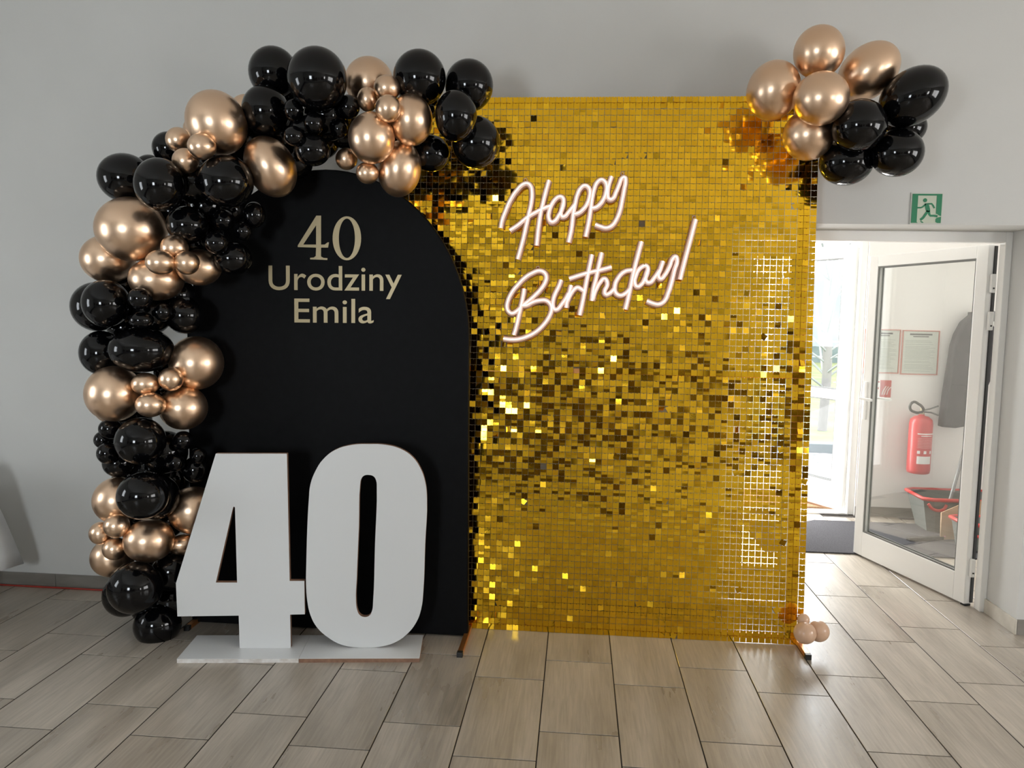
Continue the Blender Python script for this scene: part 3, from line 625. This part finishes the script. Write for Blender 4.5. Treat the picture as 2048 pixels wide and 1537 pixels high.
# mat in the vestibule
mb = curve_mesh('entrance_mat', [[(1.30, 5.35), (3.2, 5.35), (3.2, 6.22), (1.88, 6.22), (1.76, 6.13), (1.30, 6.13)]], vary(mat('grey_mat_pile', rough=.95, spec=0.0), (.050, .049, .052), (.095, .093, .098), (220, 220, 220), 3), dim='2D', depth=.004, cyclic=True, loc=(0, 0, .0045), smooth=False)
tag(mb, 'dark grey ribbed entrance mat lying inside the outer door', 'mat')
# framed notices
def notice(name, x0, x1, z0, z1, label, hd):
    e = empty(name, ((x0 + x1) / 2, VY - .004, (z0 + z1) / 2), label=label, cat='notice', group='framed notices on the vestibule wall'); w = (x1 - x0) / 2; h = (z1 - z0) / 2
    boxes('paper', [(-w + .01, w - .01, -.002, .002, -h + .01, h - .01)], mat('notice_paper', (.62, .65, .58), .6), e)
    b = .007
    boxes('border', [(-w, -w + b, -.005, .004, -h, h), (w - b, w, -.005, .004, -h, h), (-w + b, w - b, -.005, .004, -h, -h + b), (-w + b, w - b, -.005, .004, h - b, h)], mat('notice_red_border', (.62, .26, .20), .5), e)
    boxes('heading', [(-w * hd, w * hd, -.0026, -.0018, h - .038, h - .025), (-w * hd * .7, w * hd * .7, -.0026, -.0018, h - .053, h - .045)], mat('notice_ink', (.10, .10, .09), .6), e)
    rnd = random.Random(name + label)
    L = []
    z = h - .08
    while z > -h + .03:
        L.append((-w + .025, w - rnd.uniform(.025, .08), -.0026, -.0018, z - .0035, z)); z -= rnd.choice((.011, .011, .017))
    boxes('text_lines', L, mat('notice_text', (.40, .43, .38), .6), e)
notice('framed_notice', 2.262, 2.535, 1.155, 1.503, 'left red-bordered notice on the vestibule wall, above the small red fire sign', .55)
notice('framed_notice', 2.548, 2.83, 1.150, 1.500, 'right red-bordered notice with bold heading on the vestibule wall, above the extinguisher', .6)
fs = boxes('fire_sign', [(2.40, 2.485, VY - .008, VY - .002, .965, 1.10)], mat('sign_red', (.55, .075, .06), .45))
tag(fs, 'small red fire sign with white flame strokes under the left notice', 'sign')
for i in range(3):
    tube('white_flame', [(2.417 + .018 * i, VY - .009, .985), (2.424 + .018 * i, VY - .009, 1.015), (2.432 + .018 * i, VY - .009, 1.03), (2.446 + .018 * i, VY - .009, 1.055 - .004 * i)], .0035, mat('sign_white', (.8, .8, .78), .5), fs, res=1)
fw = boxes('call_point', [(2.345, 2.392, VY - .03, VY - .002, .965, 1.10)], M_upvc, None, .004)
tag(fw, 'small white box with red marks beside the red fire sign', 'call point')
for q in ((2.352, 2.386, VY - .0315, VY - .0295, 1.082, 1.094), (2.355, 2.382, VY - .0315, VY - .0295, 1.03, 1.045)): boxes('red_mark', [q], mat('sign_red'), fw)
# fire extinguisher
fx = empty('fire_extinguisher', (2.685, 6.335, .385), (0, 0, R(12)), label='red fire extinguisher with white label hanging on the vestibule wall', cat='extinguisher')
M_fr = mat('extinguisher_red', (.56, .045, .05), .3)
lathe('cylinder_body', [(0, .015), (.062, .015), (.066, 0), (.080, .006), (.085, .03), (.085, .39), (.078, .425), (.052, .448), (.022, .455), (.022, .465), (0, .465)], M_fr, fx, 40)
lathe('valve', [(0, .455), (.019, .455), (.021, .48), (.014, .49), (.014, .515), (0, .52)], mat('brass_valve', (.45, .38, .27), .35, .8), fx, 16)
tube('carry_handle', [(.0, -.01, .495), (.05, -.03, .512), (.105, -.045, .535)], .006, mat('handle_grey', (.12, .12, .11), .45), fx)
tube('squeeze_lever', [(.0, -.01, .485), (.055, -.03, .482), (.11, -.045, .462)], .006, mat('handle_grey'), fx)
tube('hose', [(-.01, -.02, .485), (-.085, -.05, .485), (-.15, -.07, .525), (-.135, -.075, .565), (-.07, -.06, .55), (-.015, -.035, .515), (.0, -.02, .50)], .010, mat('hose_black', (.05, .05, .045), .5), fx, poly=False)
def band(name, r, z0, z1, a0, a1, m, n=12):
    bm = bmesh.new(); v = []
    for i in range(n + 1):
        a = R(a0 + (a1 - a0) * i / n); v.append((bm.verts.new((r * math.cos(a), r * math.sin(a), z0)), bm.verts.new((r * math.cos(a), r * math.sin(a), z1))))
    for a, b in zip(v, v[1:]): bm.faces.new((a[0], b[0], b[1], a[1]))
    me = bpy.data.meshes.new(name); bm.to_mesh(me); bm.free(); return link(name, me, m, fx)
M_lab = mat('label_white', (.78, .78, .76), .5); M_pk = mat('label_print', (.72, .33, .31), .5)
band('white_label', .0858, .085, .145, 225, 300, M_lab)
for z in (.315, .300): band('heading_line', .0858, z, z + (.009 if z > .31 else .006), 222 if z > .31 else 240, 318 if z > .31 else 300, M_lab)
for k in range(7): band('print_line', .0857, .282 - .012 * k, .286 - .012 * k, 225, 312, M_pk)
for a in (225, 256, 290): band('pictogram', .0858, .165, .188, a, a + 14, M_lab)
# hanging coat on a hook rail
ct = empty('hanging_coat', (0, 6.40, 0), label='dark grey long coat hanging on the vestibule wall right of the extinguisher', cat='coat')
body = [(3.03, 1.63), (2.955, 1.56), (2.915, 1.47), (2.895, 1.38), (2.885, 1.25), (2.872, 1.12), (2.862, 1.0), (2.855, .88), (2.85, .775), (2.93, .770), (3.0, .785), (3.005, .86), (3.06, .865), (3.09, .95), (3.13, 1.08), (3.17, 1.2), (3.215, 1.36), (3.19, 1.47), (3.12, 1.57)]
cb = curve_mesh('coat_body', [body], vary(mat('coat_wool', rough=.9), (.045, .042, .046), (.075, .07, .075), (14, 14, 3)), ct, depth=.035, bevel=.018, dim='2D', cyclic=True, loc=(0, -.055, 0), rot=UPRIGHT, smooth=False)
for pk in ([(2.99, 1.10, 3.06, 1.22)], [(2.975, .93, 3.03, 1.04)]):
    for x0, z0, x1, z1 in pk: boxes('pocket', [(x0, x1, -.112, -.104, z0, z1)], mat('coat_wool_pocket', (.055, .052, .056), .9), ct, .003)
tube('coat_seam', [(2.88, -.110, 1.09), (2.96, -.110, 1.085), (3.06, -.110, 1.07)], .003, mat('coat_wool_pocket'), ct)
boxes('coat_hook', [(3.02, 3.05, -.05, .03, 1.62, 1.65)], mat('dark_steel'), ct, .004)
# mop bucket, mop, cardboard, crate, floor brush
M_gp = mat('grey_bucket_plastic', (.14, .15, .14), .45); M_rp = mat('red_plastic', (.55, .05, .045), .4)
def tub(name, x0, x1, y0, y1, h, label, cat, tap=.06):
    e = empty(name, ((x0 + x1) / 2, (y0 + y1) / 2, 0.009), label=label, cat=cat); w = (x1 - x0) / 2; d = (y1 - y0) / 2; t = .012
    bm = bmesh.new()
    def ring(sx, sy, z): return [bm.verts.new((a * sx, b * sy, z)) for a, b in ((-1, -.8), (-.8, -1), (.8, -1), (1, -.8), (1, .8), (.8, 1), (-.8, 1), (-1, .8))]
    R0 = ring(w - tap, d - tap, 0); R1 = ring(w, d, h); R2 = ring(w - t, d - t, h); R3 = ring(w - tap - t, d - tap - t, t)
    for a, b in ((R0, R1), (R1, R2), (R2, R3)):
        for i in range(8): bm.faces.new((a[i], a[(i + 1) % 8], b[(i + 1) % 8], b[i]))
    bm.faces.new(R0[::-1]); bm.faces.new(R3)
    me = bpy.data.meshes.new('tub_body'); bm.to_mesh(me); bm.free(); link('tub_body', me, M_gp, e)
    rp = [(a * (w + .004), b * (d + .004), h) for a, b in ((-1, -.8), (-.8, -1), (.8, -1), (1, -.8), (1, .8), (.8, 1), (-.8, 1), (-1, .8))]
    curve_mesh('rim', [rp], M_rp, e, bevel=.014, cyclic=True, res=2)
    tube('grip', [(-w + .02, -d - .004, h - .03), (-w + .05, -d - .012, h - .065), (-w + .12, -d - .012, h - .07), (-w + .15, -d - .004, h - .035)], .011, M_rp, e, poly=False)
    return e
tub('mop_bucket', 2.58, 3.2, 5.93, 6.3, .255, 'grey mop bucket with a red rim under the hanging coat', 'bucket')
tub('storage_crate', 2.66, 3.05, 5.48, 5.72, .19, 'small grey crate with a red rim standing in front of the mop bucket', 'crate', .03)
mp = empty('mop', (2.80, 6.1, .03), label='mop with a long grey pole leaning out of the mop bucket', cat='mop')
tube('pole', [(0, 0, .03), (.31, .18, 1.15)], .013, mat('grey_pole', (.25, .25, .25), .4, .5), mp)
lathe('mop_head', [(0, .0), (.07, .0), (.06, .06), (.02, .1), (0, .11)], mat('mop_cotton', (.5, .48, .45), .95), mp, 14)
cbx = curve_mesh('cardboard_sheet', [[(-.17, 0), (.13, 0), (.19, .24), (.12, .30), (-.15, .19)]], vary(mat('cardboard', rough=.8), (.36, .23, .13), (.46, .30, .18), (6, 6, 30)), depth=.006, dim='2D', cyclic=True, loc=(2.80, 5.80, .012), rot=(R(78), 0, R(8)), smooth=False)
tag(cbx, 'brown cardboard sheet leaning on the mop bucket behind the glass door', 'cardboard')
br = empty('floor_brush', (2.50, 5.75, .009), (0, 0, R(16)), label='dark floor brush with a pink tip lying on the grey mat', cat='brush')
boxes('brush_bar', [(-.12, .16, -.02, .02, 0, .022)], M_cap, br, .004); boxes('brush_tip', [(.16, .22, -.018, .018, 0, .03)], mat('pink_plastic', (.7, .25, .35), .4), br, .005)
# door closer arm by the hinges
ca = empty('wall_bracket', (3.17, VY - .02, 1.70), label='thin dark metal bracket glimpsed in the gap beside the open door', cat='bracket')
tube('bent_arm', [(.03, 0, .10), (-.0, 0, .05), (.03, 0, .0), (.01, 0, -.03)], .007, mat('dark_steel'), ca); boxes('plate', [(-.02, .05, -.01, .01, -.12, -.04)], mat('grey_pole'), ca, .003)
# ------------------------------------------------------------------ exit sign
es = empty('exit_sign', (1.612, YW - .001, 2.052), label='green running-man exit sign on the wall above the door', cat='sign')
boxes('plate', [(-.006, .146, -.004, 0, -.006, .146)], M_plex, es)
boxes('white_panel', [(0, .140, -.0052, -.0038, 0, .140)], M_signw, es)
def gp(name, pts): return curve_mesh(name, [[(x * .14, (1 - y) * .14) for x, y in pts]], M_green, es, depth=.0005, dim='2D', cyclic=True, loc=(0, -.006, 0), rot=UPRIGHT, smooth=False)
def stroke(name, pts, w):
    # thick 2D polyline
    out = []
    P = [Vector(q) for q in pts]
    lft, rgt = [], []
    for i, q in enumerate(P):
        d = (P[min(i + 1, len(P) - 1)] - P[max(i - 1, 0)]).normalized(); n = Vector((-d.y, d.x)) * w / 2
        lft.append(q + n); rgt.append(q - n)
    gp(name, [tuple(v) for v in lft + rgt[::-1]])
gp('green_bar', [(0, 0), (.19, 0), (.19, .97), (.23, 1), (0, 1)]); gp('green_bar', [(.19, 0), (.82, 0), (.82, .06), (.19, .06)])
gp('green_bar', [(.82, 0), (1, 0), (1, .76), (.93, .74), (.86, .69), (.82, .68)]); gp('green_bar', [(.86, .82), (1, .78), (1, 1), (.88, 1), (.82, .96), (.82, .86)])
gp('running_figure_head', [(.43 + .068 * math.cos(i * math.pi / 10), .22 + .068 * math.sin(i * math.pi / 10)) for i in range(20)])
gp('running_figure_body', [(.42, .33), (.52, .32), (.58, .40), (.62, .55), (.62, .60), (.50, .62), (.47, .55), (.44, .45)])
stroke('running_figure_limb', [(.46, .35), (.36, .45), (.30, .475), (.18, .48)], .055); stroke('running_figure_limb', [(.52, .345), (.66, .34), (.71, .40), (.76, .49)], .055)
stroke('running_figure_limb', [(.55, .58), (.49, .68), (.40, .82), (.31, .90)], .085); stroke('running_figure_limb', [(.58, .58), (.60, .70), (.64, .75), (.76, .75), (.88, .77)], .075)
gp('running_figure_foot', [(.31, .93), (.38, .95), (.43, .99), (.38, 1.0), (.33, .97)])
# ------------------------------------------------------------------ black arch backdrop
ar = empty('arch_backdrop', (-1.19, 3.67, 0), label='tall black round-topped arch panel with gold lettering behind the white numbers', cat='backdrop')
AX = -1.19
def archpts(inset=0):
    P = [(-1.887 - AX + inset, .014), (-.496 - AX - inset, .014), (-.506 - AX - inset, 1.0)]
    cx = -1.197 - AX
    for i in range(0, 41):
        a = math.pi * i / 40; P.append((cx + (.688 - inset) * math.cos(a), 1.44 + (.79 - inset) * math.sin(a)))
    return P
curve_mesh('arch_panel', [archpts(.006)], M_black, ar, depth=.017, bevel=.006, dim='2D', cyclic=True, loc=(0, .0215, 0), rot=UPRIGHT, smooth=False)
for x, f in ((-1.868, -.09), (-.502, -.22)):
    ft = boxes('foot_bar', [(x - AX - .0125, x - AX + .0125, f, .10, 0, .022)], M_copper, ar, .002)
    boxes('end_cap', [(x - AX - .0135, x - AX + .0135, f - .006, f + .02, -.0005, .0235)], M_cap, ft, .002)
def flat(name, splines, m): return curve_mesh(name, [[(x - AX, z) for x, z in s] for s in splines], m, ar, depth=.0006, dim='2D', cyclic=True, loc=(0, -.0035, 0), rot=UPRIGHT, smooth=False)
flat('lettering_digit', [S4, S4I], M_letter); flat('lettering_digit', [S0, S0I], M_letter)
def word(txt, x0, x1, z0, cap, off):
    cu = bpy.data.curves.new('lettering_word', 'FONT'); cu.body = txt; cu.size = 1; cu.offset = off; cu.extrude = .0; cu.resolution_u = 6
    t = bpy.data.objects.new('tmp', cu); COL.objects.link(t); bpy.context.view_layer.update()
    me = bpy.data.meshes.new_from_object(t.evaluated_get(bpy.context.evaluated_depsgraph_get())); bpy.data.objects.remove(t)
    xs = [v.co.x for v in me.vertices]; a, b = min(xs), max(xs)
    capv = max(v.co.y for v in me.vertices if v.co.x < a + (b - a) * .08)
    for v in me.vertices:
        v.co = Vector((x0 - AX + (v.co.x - a) / (b - a) * (x1 - x0), -.004, z0 + v.co.y / capv * cap + (v.co.x - a) / (b - a) * .004))
    me.materials.clear()
    return link('lettering_word', me, M_letter, ar)
word('Urodziny', -1.474, -.830, 1.666, .114, .004)
word('Emila', -1.349, -.964, 1.513, .113, .004)
# ------------------------------------------------------------------ the white number stands
A75 = R(7.5)
def number(name, outline, holes, x0, x1, label, edge, poly=True):
    e = empty(name, (-1.737, 3.234, 0), (0, 0, A75), label=label, cat='number')
    curve_mesh('digit_core', [outline] + holes, M_mdf, e, depth=.0125, dim='2D', cyclic=True, poly=poly, resu=4, loc=(0, .127, 0), rot=UPRIGHT, smooth=False)
    curve_mesh('digit_front', [outline] + holes, M_num, e, depth=.0008, dim='2D', cyclic=True, poly=poly, resu=4, loc=(0, .1134, 0), rot=UPRIGHT, smooth=False)
    b = boxes('base_plate', [(x0, x1, .0015, .2555, 0, .0185)], edge, e)
    boxes('base_top', [(x0, x1, 0, .257, .0185, .020)], M_num, b)
    return e
number('number_four', FOUR, [TRI], .001, .5345, 'large white freestanding number four on a white-edged base', M_edgew)
number('number_zero', ZERO, [ZEROI], .5355, 1.073, 'large white freestanding number zero on a brown-edged base', M_mdf, False)
# ------------------------------------------------------------------ gold sequin wall
TH = math.atan2(.18, 2.64)
NX, NZ, PT = 70, 88, .03
X1 = 1.122; X0 = X1 - NX * PT
sw = empty('sequin_wall', (0, 3.79, 0), (-TH, 0, 0), label='tall shimmering gold sequin wall leaning between the black arch and the door', cat='backdrop')
def seq_verts(bend):
    a = .0141; s = math.sin(bend); c = math.cos(bend)
    return [(-a, 0, a), (-.0028, 0, a), (0, 0, a - .0042), (.0028, 0, a), (a, 0, a), (a, 0, 0), (a, -a * s, -a * c), (-a, -a * s, -a * c), (-a, 0, 0)]
SF = [(8, 5, 4, 3, 2, 1, 0), (7, 6, 5, 8)]
def seq_mesh(b):
    me = bpy.data.meshes.new('sequin'); me.from_pydata(seq_verts(b), [], SF); me.update(); return me
SM = [seq_mesh(R(b)) for b in (-1.2, 0, 1.0, 2.2)]
cells = []
rs = random.Random(11)
camp = Vector((0, 0, 1.573)); ct_, st_ = math.cos(TH), math.sin(TH)
for i in range(NX):
    x = X0 + (i + .5) * PT
    for j in range(NZ):
        z = (j + .5) * PT
        u = rs.random()
        # how loose the sequins hang varies in patches
        loose = .5 + .5 * math.sin(x * 3.1 + 1.3) * math.sin(z * 2.3 + .4)
        if u < .62 + .12 * (1 - loose): sx, sz = 1.2, 1.6
        elif u < .93: sx, sz = 3.2, 4.6
        else: sx, sz = 6.5, 11.0
        if z < .85: sx *= .62; sz *= .62
        elif z < 1.75: sx *= 1.9; sz *= 1.5
        if x < -.2: sz *= 1.5; sx *= 1.2
        if x > .78: sx *= .7; sz *= .7
        rx = rs.gauss(0, sx); rz = rs.gauss(0, sz); ry = rs.gauss(0, 1.0)
        if rs.random() < .004: ry += rs.choice((-1, 1)) * rs.uniform(15, 40); rx += rs.gauss(0, 8)
        gap = rs.random() < .0004
        if gap: continue
        wy = 3.79 + z * st_; wz = z * ct_
        # seen by the camera and not behind arch or balloons: rank by nearness for the single sequins
        d = (Vector((x, wy, wz)) - camp).length
        vis = x > -.42 or wz > 2.35 and x > -.35
        if x > .95 and wz > 2.15 or x < .3 and wz > 2.0: vis = False
        cells.append((0 if vis else 1, d, x, z, R(rx), R(ry), R(rz), rs.randrange(4)))
cells.sort()
from mathutils import Euler
V, F = [], []
for n, (vv, d, x, z, rx, ry, rz, k) in enumerate(cells):
    if n < 300:
        link('sequin', SM[k], M_gold, sw, (x, -.006, z), (rx, ry, rz))
    else:
        mt = Euler((rx, ry, rz)).to_matrix(); b = len(V)
        piv = Vector((0, 0, .010))
        for q in seq_verts(R((-1.2, 0, 1.0, 2.2)[k])): V.append(tuple(mt @ (Vector(q) - piv) + piv + Vector((x, -.006, z))))
        for f in SF: F.append(tuple(b + a for a in f))
me = bpy.data.meshes.new('sequin_field'); me.from_pydata(V, [], F); me.update()
tag(link('sequin_field', me, M_gold, sw), kind='stuff')
boxes('hanging_grid', [(X0, X1, -.0015, 0, z * PT + .0225, z * PT + .0240) for z in range(NZ)] + [(X0 + i * PT - .0006, X0 + i * PT + .0006, -.0012, 0, .0, NZ * PT) for i in range(NX + 1)], M_clear, sw)['kind'] = 'stuff'
for x in (X0 + .03, X1 - .055): boxes('frame_post', [(x - .025, x + .025, .004, .029, .02, NZ * PT)], M_copper, sw, .002)
for z in (.03, 1.3, NZ * PT - .03): boxes('frame_bar', [(X0 + .06, X1 - .085, .006, .027, z - .0125, z + .0125)], M_copper, sw, .002)
for x, f in ((X1 - .02, -.165), (X0 + .03, -.02)):
    ft = boxes('foot_bar', [(x - .0125, x + .0125, f, .25, .001, .024)], M_copper, sw, .002, rot=(TH, 0, 0)); boxes('end_cap', [(x - .0135, x + .0135, f - .007, f + .019, .0, .025)], M_cap, ft, .002)
# ------------------------------------------------------------------ neon sign words
def neon(name, strokes, eyes, label, extra=None):
    e = empty(name, (0, 3.79, 0), (-TH, 0, 0), label=label, cat='neon sign', group='glowing neon words on the gold sequin wall')
    for s in strokes:
        b = curve_mesh('neon_tube', [[(x, -.038, z) for x, z in s]], M_neonb, e, bevel=.0108, poly=False, res=3, resu=5)
        curve_mesh('glowing_line', [[(x, -.0458, z) for x, z in s]], M_neon, b, bevel=.0040, poly=False, res=2, resu=5)
    L = [[(x, -.022, z) for x, z in s] for s in strokes]
    bp = curve_mesh('back_plate', L, M_acr, e, bevel=.0165, poly=False, res=2, resu=5)
    for v in bp.data.vertices: v.co.y = -.024 + (v.co.y + .022) * .16
    for x, z in eyes:
        tube('eyelet', [(x + .008 * math.cos(a * math.pi / 6), -.024, z + .008 * math.sin(a * math.pi / 6)) for a in range(13)], .003, M_acr, e, res=2)
    for q in extra or (): boxes('plate_bridge', [q], M_acr, e)
neon('neon_word_sign', HAPPY, EYEH, 'upper glowing neon word Happy hanging on the gold sequin wall')
yb = BIRTHDAY[-2][9]; eb = BIRTHDAY[-1][3]
neon('neon_word_sign', BIRTHDAY, EYEB, 'lower glowing neon word Birthday with exclamation mark on the gold sequin wall', [(min(yb[0], eb[0]), max(yb[0], eb[0]) , -.026, -.022, eb[1], eb[1] + .07)])
# ------------------------------------------------------------------ balloons
def balloon_mesh(name):
    # axis along local +y (away from the viewer): round front, tapering to the neck and knot
    prof = [(0, -1.0)]
    n = 22
    for i in range(1, n + 1):
        t = math.pi * i / (n + 1); y = -math.cos(t); r = math.sin(t)
        if y > 0: y *= 1.12; r *= (1 - .10 * max(0, y) ** 2)
        prof.append((r, y))
    prof += [(.075, 1.17), (.055, 1.21), (.085, 1.25), (.10, 1.28), (0, 1.28)]
    o = lathe(name, prof, None, None, 40)
    me = o.data
    me.transform(Matrix.Rotation(R(-90), 4, 'X'))
    bpy.data.objects.remove(o)
    return me
BM = {}
for c, m in (('k', M_bk), ('c', M_ch), ('n', M_nude)):
    me = balloon_mesh('balloon'); me.materials.append(m)
    BM[c] = me
NAMES = {'k': 'black_balloon', 'c': 'rose_gold_balloon', 'n': 'nude_balloon'}
for (key, c, x, y, z, rx, rz, rot) in BALLOONS:
    o = bpy.data.objects.new(NAMES[c], BM[c]); COL.objects.link(o)
    d = (Vector((x, y, z)) - camp).normalized()
    q = d.to_track_quat('Y', 'Z')
    o.rotation_mode = 'QUATERNION'; o.rotation_quaternion = q @ Matrix.Rotation(R(-rot), 3, 'Y').to_quaternion()
    o.location = (x, y, z); o.scale = (rx, (rx + rz) / 2, rz)
    g = 'balloons of the right corner cluster' if key[0] == 'E' else 'small nude balloons at the foot of the sequin wall' if key[0] == 'N' else 'shaded balloons deep in the garland' if key[0] == 'K' else 'balloons of the garland around the arch'
    tag(o, BL[key], 'balloon', g)
# ------------------------------------------------------------------ table with white cloth at the left edge, cable on the floor
tb = empty('banquet_table', (-3.675, 3.3, 0), label='white-clothed table standing at the left edge, only its cloth corner showing', cat='table')
boxes('table_top', [(-.6, .6, -.42, .42, .72, .745)], M_cap, tb)
for sx in (-1, 1):
    for sy in (-1, 1): boxes('leg', [(sx * .55 - .018, sx * .55 + .018, sy * .37 - .018, sy * .37 + .018, 0, .72)], M_cap, tb)
bm = bmesh.new(); N = 96; rings = []
def rect(t):  # perimeter point of the table top, t in 0..1, plus outward direction and cornerness
    w, d = .605, .425; per = [(w, -d), (w, d), (-w, d), (-w, -d)]
    s = t * 4; i = int(s) % 4; f = s - int(s); a = Vector(per[i]); b = Vector(per[(i + 1) % 4]); p = a.lerp(b, f)
    cn = max(0, 1 - min(f, 1 - f) / .16)
    side = [Vector((1, 0)), Vector((0, 1)), Vector((-1, 0)), Vector((0, -1))][i]
    prv = [Vector((0, -1)), Vector((1, 0)), Vector((0, 1)), Vector((-1, 0))][i]; nx = [Vector((0, 1)), Vector((-1, 0)), Vector((0, -1)), Vector((1, 0))][i]
    oth = prv if f < .5 else nx
    return p, (side + oth * cn * .9).normalized(), cn, t
rings.append([bm.verts.new((rect(i / N)[0].x * .97, rect(i / N)[0].y * .97, .751)) for i in range(N)])
for lv in range(0, 9):
    k = lv / 8; row = []
    for i in range(N):
        p, o_, cn, t = rect(i / N)
        c2 = min(cn, .72) / .72; ln = .345 + .215 * c2 ** 1.6
        fl = (.012 + .20 * cn ** 2 * k ** .8 + .018 * k * (1 + math.sin(t * 2 * math.pi * 17)) * (1 - cn))
        q = p + o_ * fl
        row.append(bm.verts.new((q.x, q.y, .750 - ln * k)))
    rings.append(row)
bm.faces.new(rings[0])
for a, b in zip(rings, rings[1:]):
    for i in range(N): bm.faces.new((a[i], a[(i + 1) % N], b[(i + 1) % N], b[i]))
bmesh.ops.recalc_face_normals(bm, faces=bm.faces)
me = bpy.data.meshes.new('tablecloth'); bm.to_mesh(me); bm.free()
o = link('tablecloth', me, M_cloth, None, (-3.675, 3.3, 0), None, True); sm = o.modifiers.new('thick', 'SOLIDIFY'); sm.thickness = .002; sm.offset = 1
tag(o, 'white tablecloth with a pointed drooping corner at the far left edge', 'tablecloth')
tag(tube('red_cable', [(-4.6, 4.045, .005), (-3.6, 4.047, .005), (-2.9, 4.043, .005), (-2.2, 4.036, .005), (-1.7, 4.03, .005), (-1.0, 4.02, .005)], .0048, M_red, None, poly=False), 'thin red cable running along the foot of the left wall', 'cable')
# ------------------------------------------------------------------ outside the door
def ground(name, x0, x1, y0, y1, z0, z1, m): return S(boxes(name, [(x0, x1, y0, y1, z0, z1)], m))
ground('ground_pavement', -12, 14, 6.65, 8.4, -.08, -.01, vary(mat('pale_paving', rough=.9), (.50, .49, .47), (.60, .59, .57), (2, 2, 2)))
ground('ground_gravel', -12, 14, 8.4, 9.55, -.09, -.015, vary(mat('gravel', rough=1), (.07, .07, .07), (.28, .275, .27), (14, 14, 14), 3))
ground('ground_lawn', -40, 45, 9.75, 60, -.12, -.03, vary(mat('lawn', rough=1), (.085, .105, .035), (.15, .16, .065), (1.5, 1.5, 1.5)))
tag(boxes('kerb', [(-12, 14, 9.55, 9.75, -.1, .09)], mat('kerb_concrete', (.075, .09, .095), .9)), 'low grey concrete kerb between gravel and lawn outside the door', 'kerb')
dm = boxes('outdoor_mat', [(1.25, 2.6, 6.68, 7.3, -.01, .004)], vary(mat('coir', rough=.95), (.36, .20, .10), (.46, .27, .15), (60, 60, 60)))
tag(dm, 'brown coir doormat outside the outer door', 'mat')
def tree(x, y, h, seed, label, leafy=True):
    rnd = random.Random(seed); e = empty('tree', (x, y, -.03), label=label, cat='tree', group='bare trees beyond the lawn')
    sp = [[(0, 0, 0), (.03, .02, h * .35), (.0, .05, h * .7), (.05, .0, h)]]
    for k in range(26):
        z = h * rnd.uniform(.22, .95); a = rnd.uniform(0, 6.28); l = (h - z) * .55 + .4
        sp.append([(0, 0, z), (l * .5 * math.cos(a), l * .5 * math.sin(a), z + l * .35), (l * math.cos(a), l * math.sin(a), z + l * .8)])
    curve_mesh('trunk', [sp[0]], mat('bark', (.16, .15, .14), .9), e, bevel=.05 + h * .006, poly=False, res=2, resu=3)
    curve_mesh('branches', sp[1:], mat('bark_twig', (.20, .21, .20), .9), e, bevel=.016, poly=False, res=1, resu=3)
    if not leafy: return
    V, F = [], []
    for k in range(900):
        z = h * rnd.uniform(.3, 1.05); r = (h * 1.1 - z) * .42 * math.sqrt(rnd.random()) + .1; a = rnd.uniform(0, 6.28); s = rnd.uniform(.05, .11)
        c = Vector((r * math.cos(a), r * math.sin(a), z)); u = Vector((rnd.gauss(0, 1), rnd.gauss(0, 1), rnd.gauss(0, 1))).normalized() * s; w = u.orthogonal().normalized() * s * .6; b = len(V)
        V += [tuple(c - u), tuple(c + w), tuple(c + u), tuple(c - w)]; F.append((b, b + 1, b + 2, b + 3))
    me = bpy.data.meshes.new('foliage'); me.from_pydata(V, [], F); me.update()
    tag(link('foliage', me, mat('pale_foliage', (.10, .13, .135), .9), e), kind='stuff')
tree(3.55, 11.6, 2.6, 1, 'young slim bare tree on the lawn nearest the outer door', False)
tree(3.6, 20, 6.5, 2, 'tall leafy tree far beyond the lawn, left of the pair')
tree(11.5, 23, 7.0, 3, 'tall leafy tree far beyond the lawn, right of the pair')
fe = empty('field_fence', (0, 24, -.03), label='low grey wire fence at the end of the lawn', cat='fence')
for i in range(12): boxes('post', [(-4 + 2 * i - .04, -4 + 2 * i + .04, -.04, .04, 0, 1.0)], mat('grey_pole'), fe)
for z in (.5, .95): boxes('rail', [(-4, 18, -.02, .02, z - .02, z + .02)], mat('grey_pole'), fe)
S(boxes('ground_hedge', [(-30, 45, 30, 33, -.1, 3.2)], vary(mat('far_hedge', rough=1), (.070, .095, .095), (.13, .16, .165), (.8, .8, .8))))
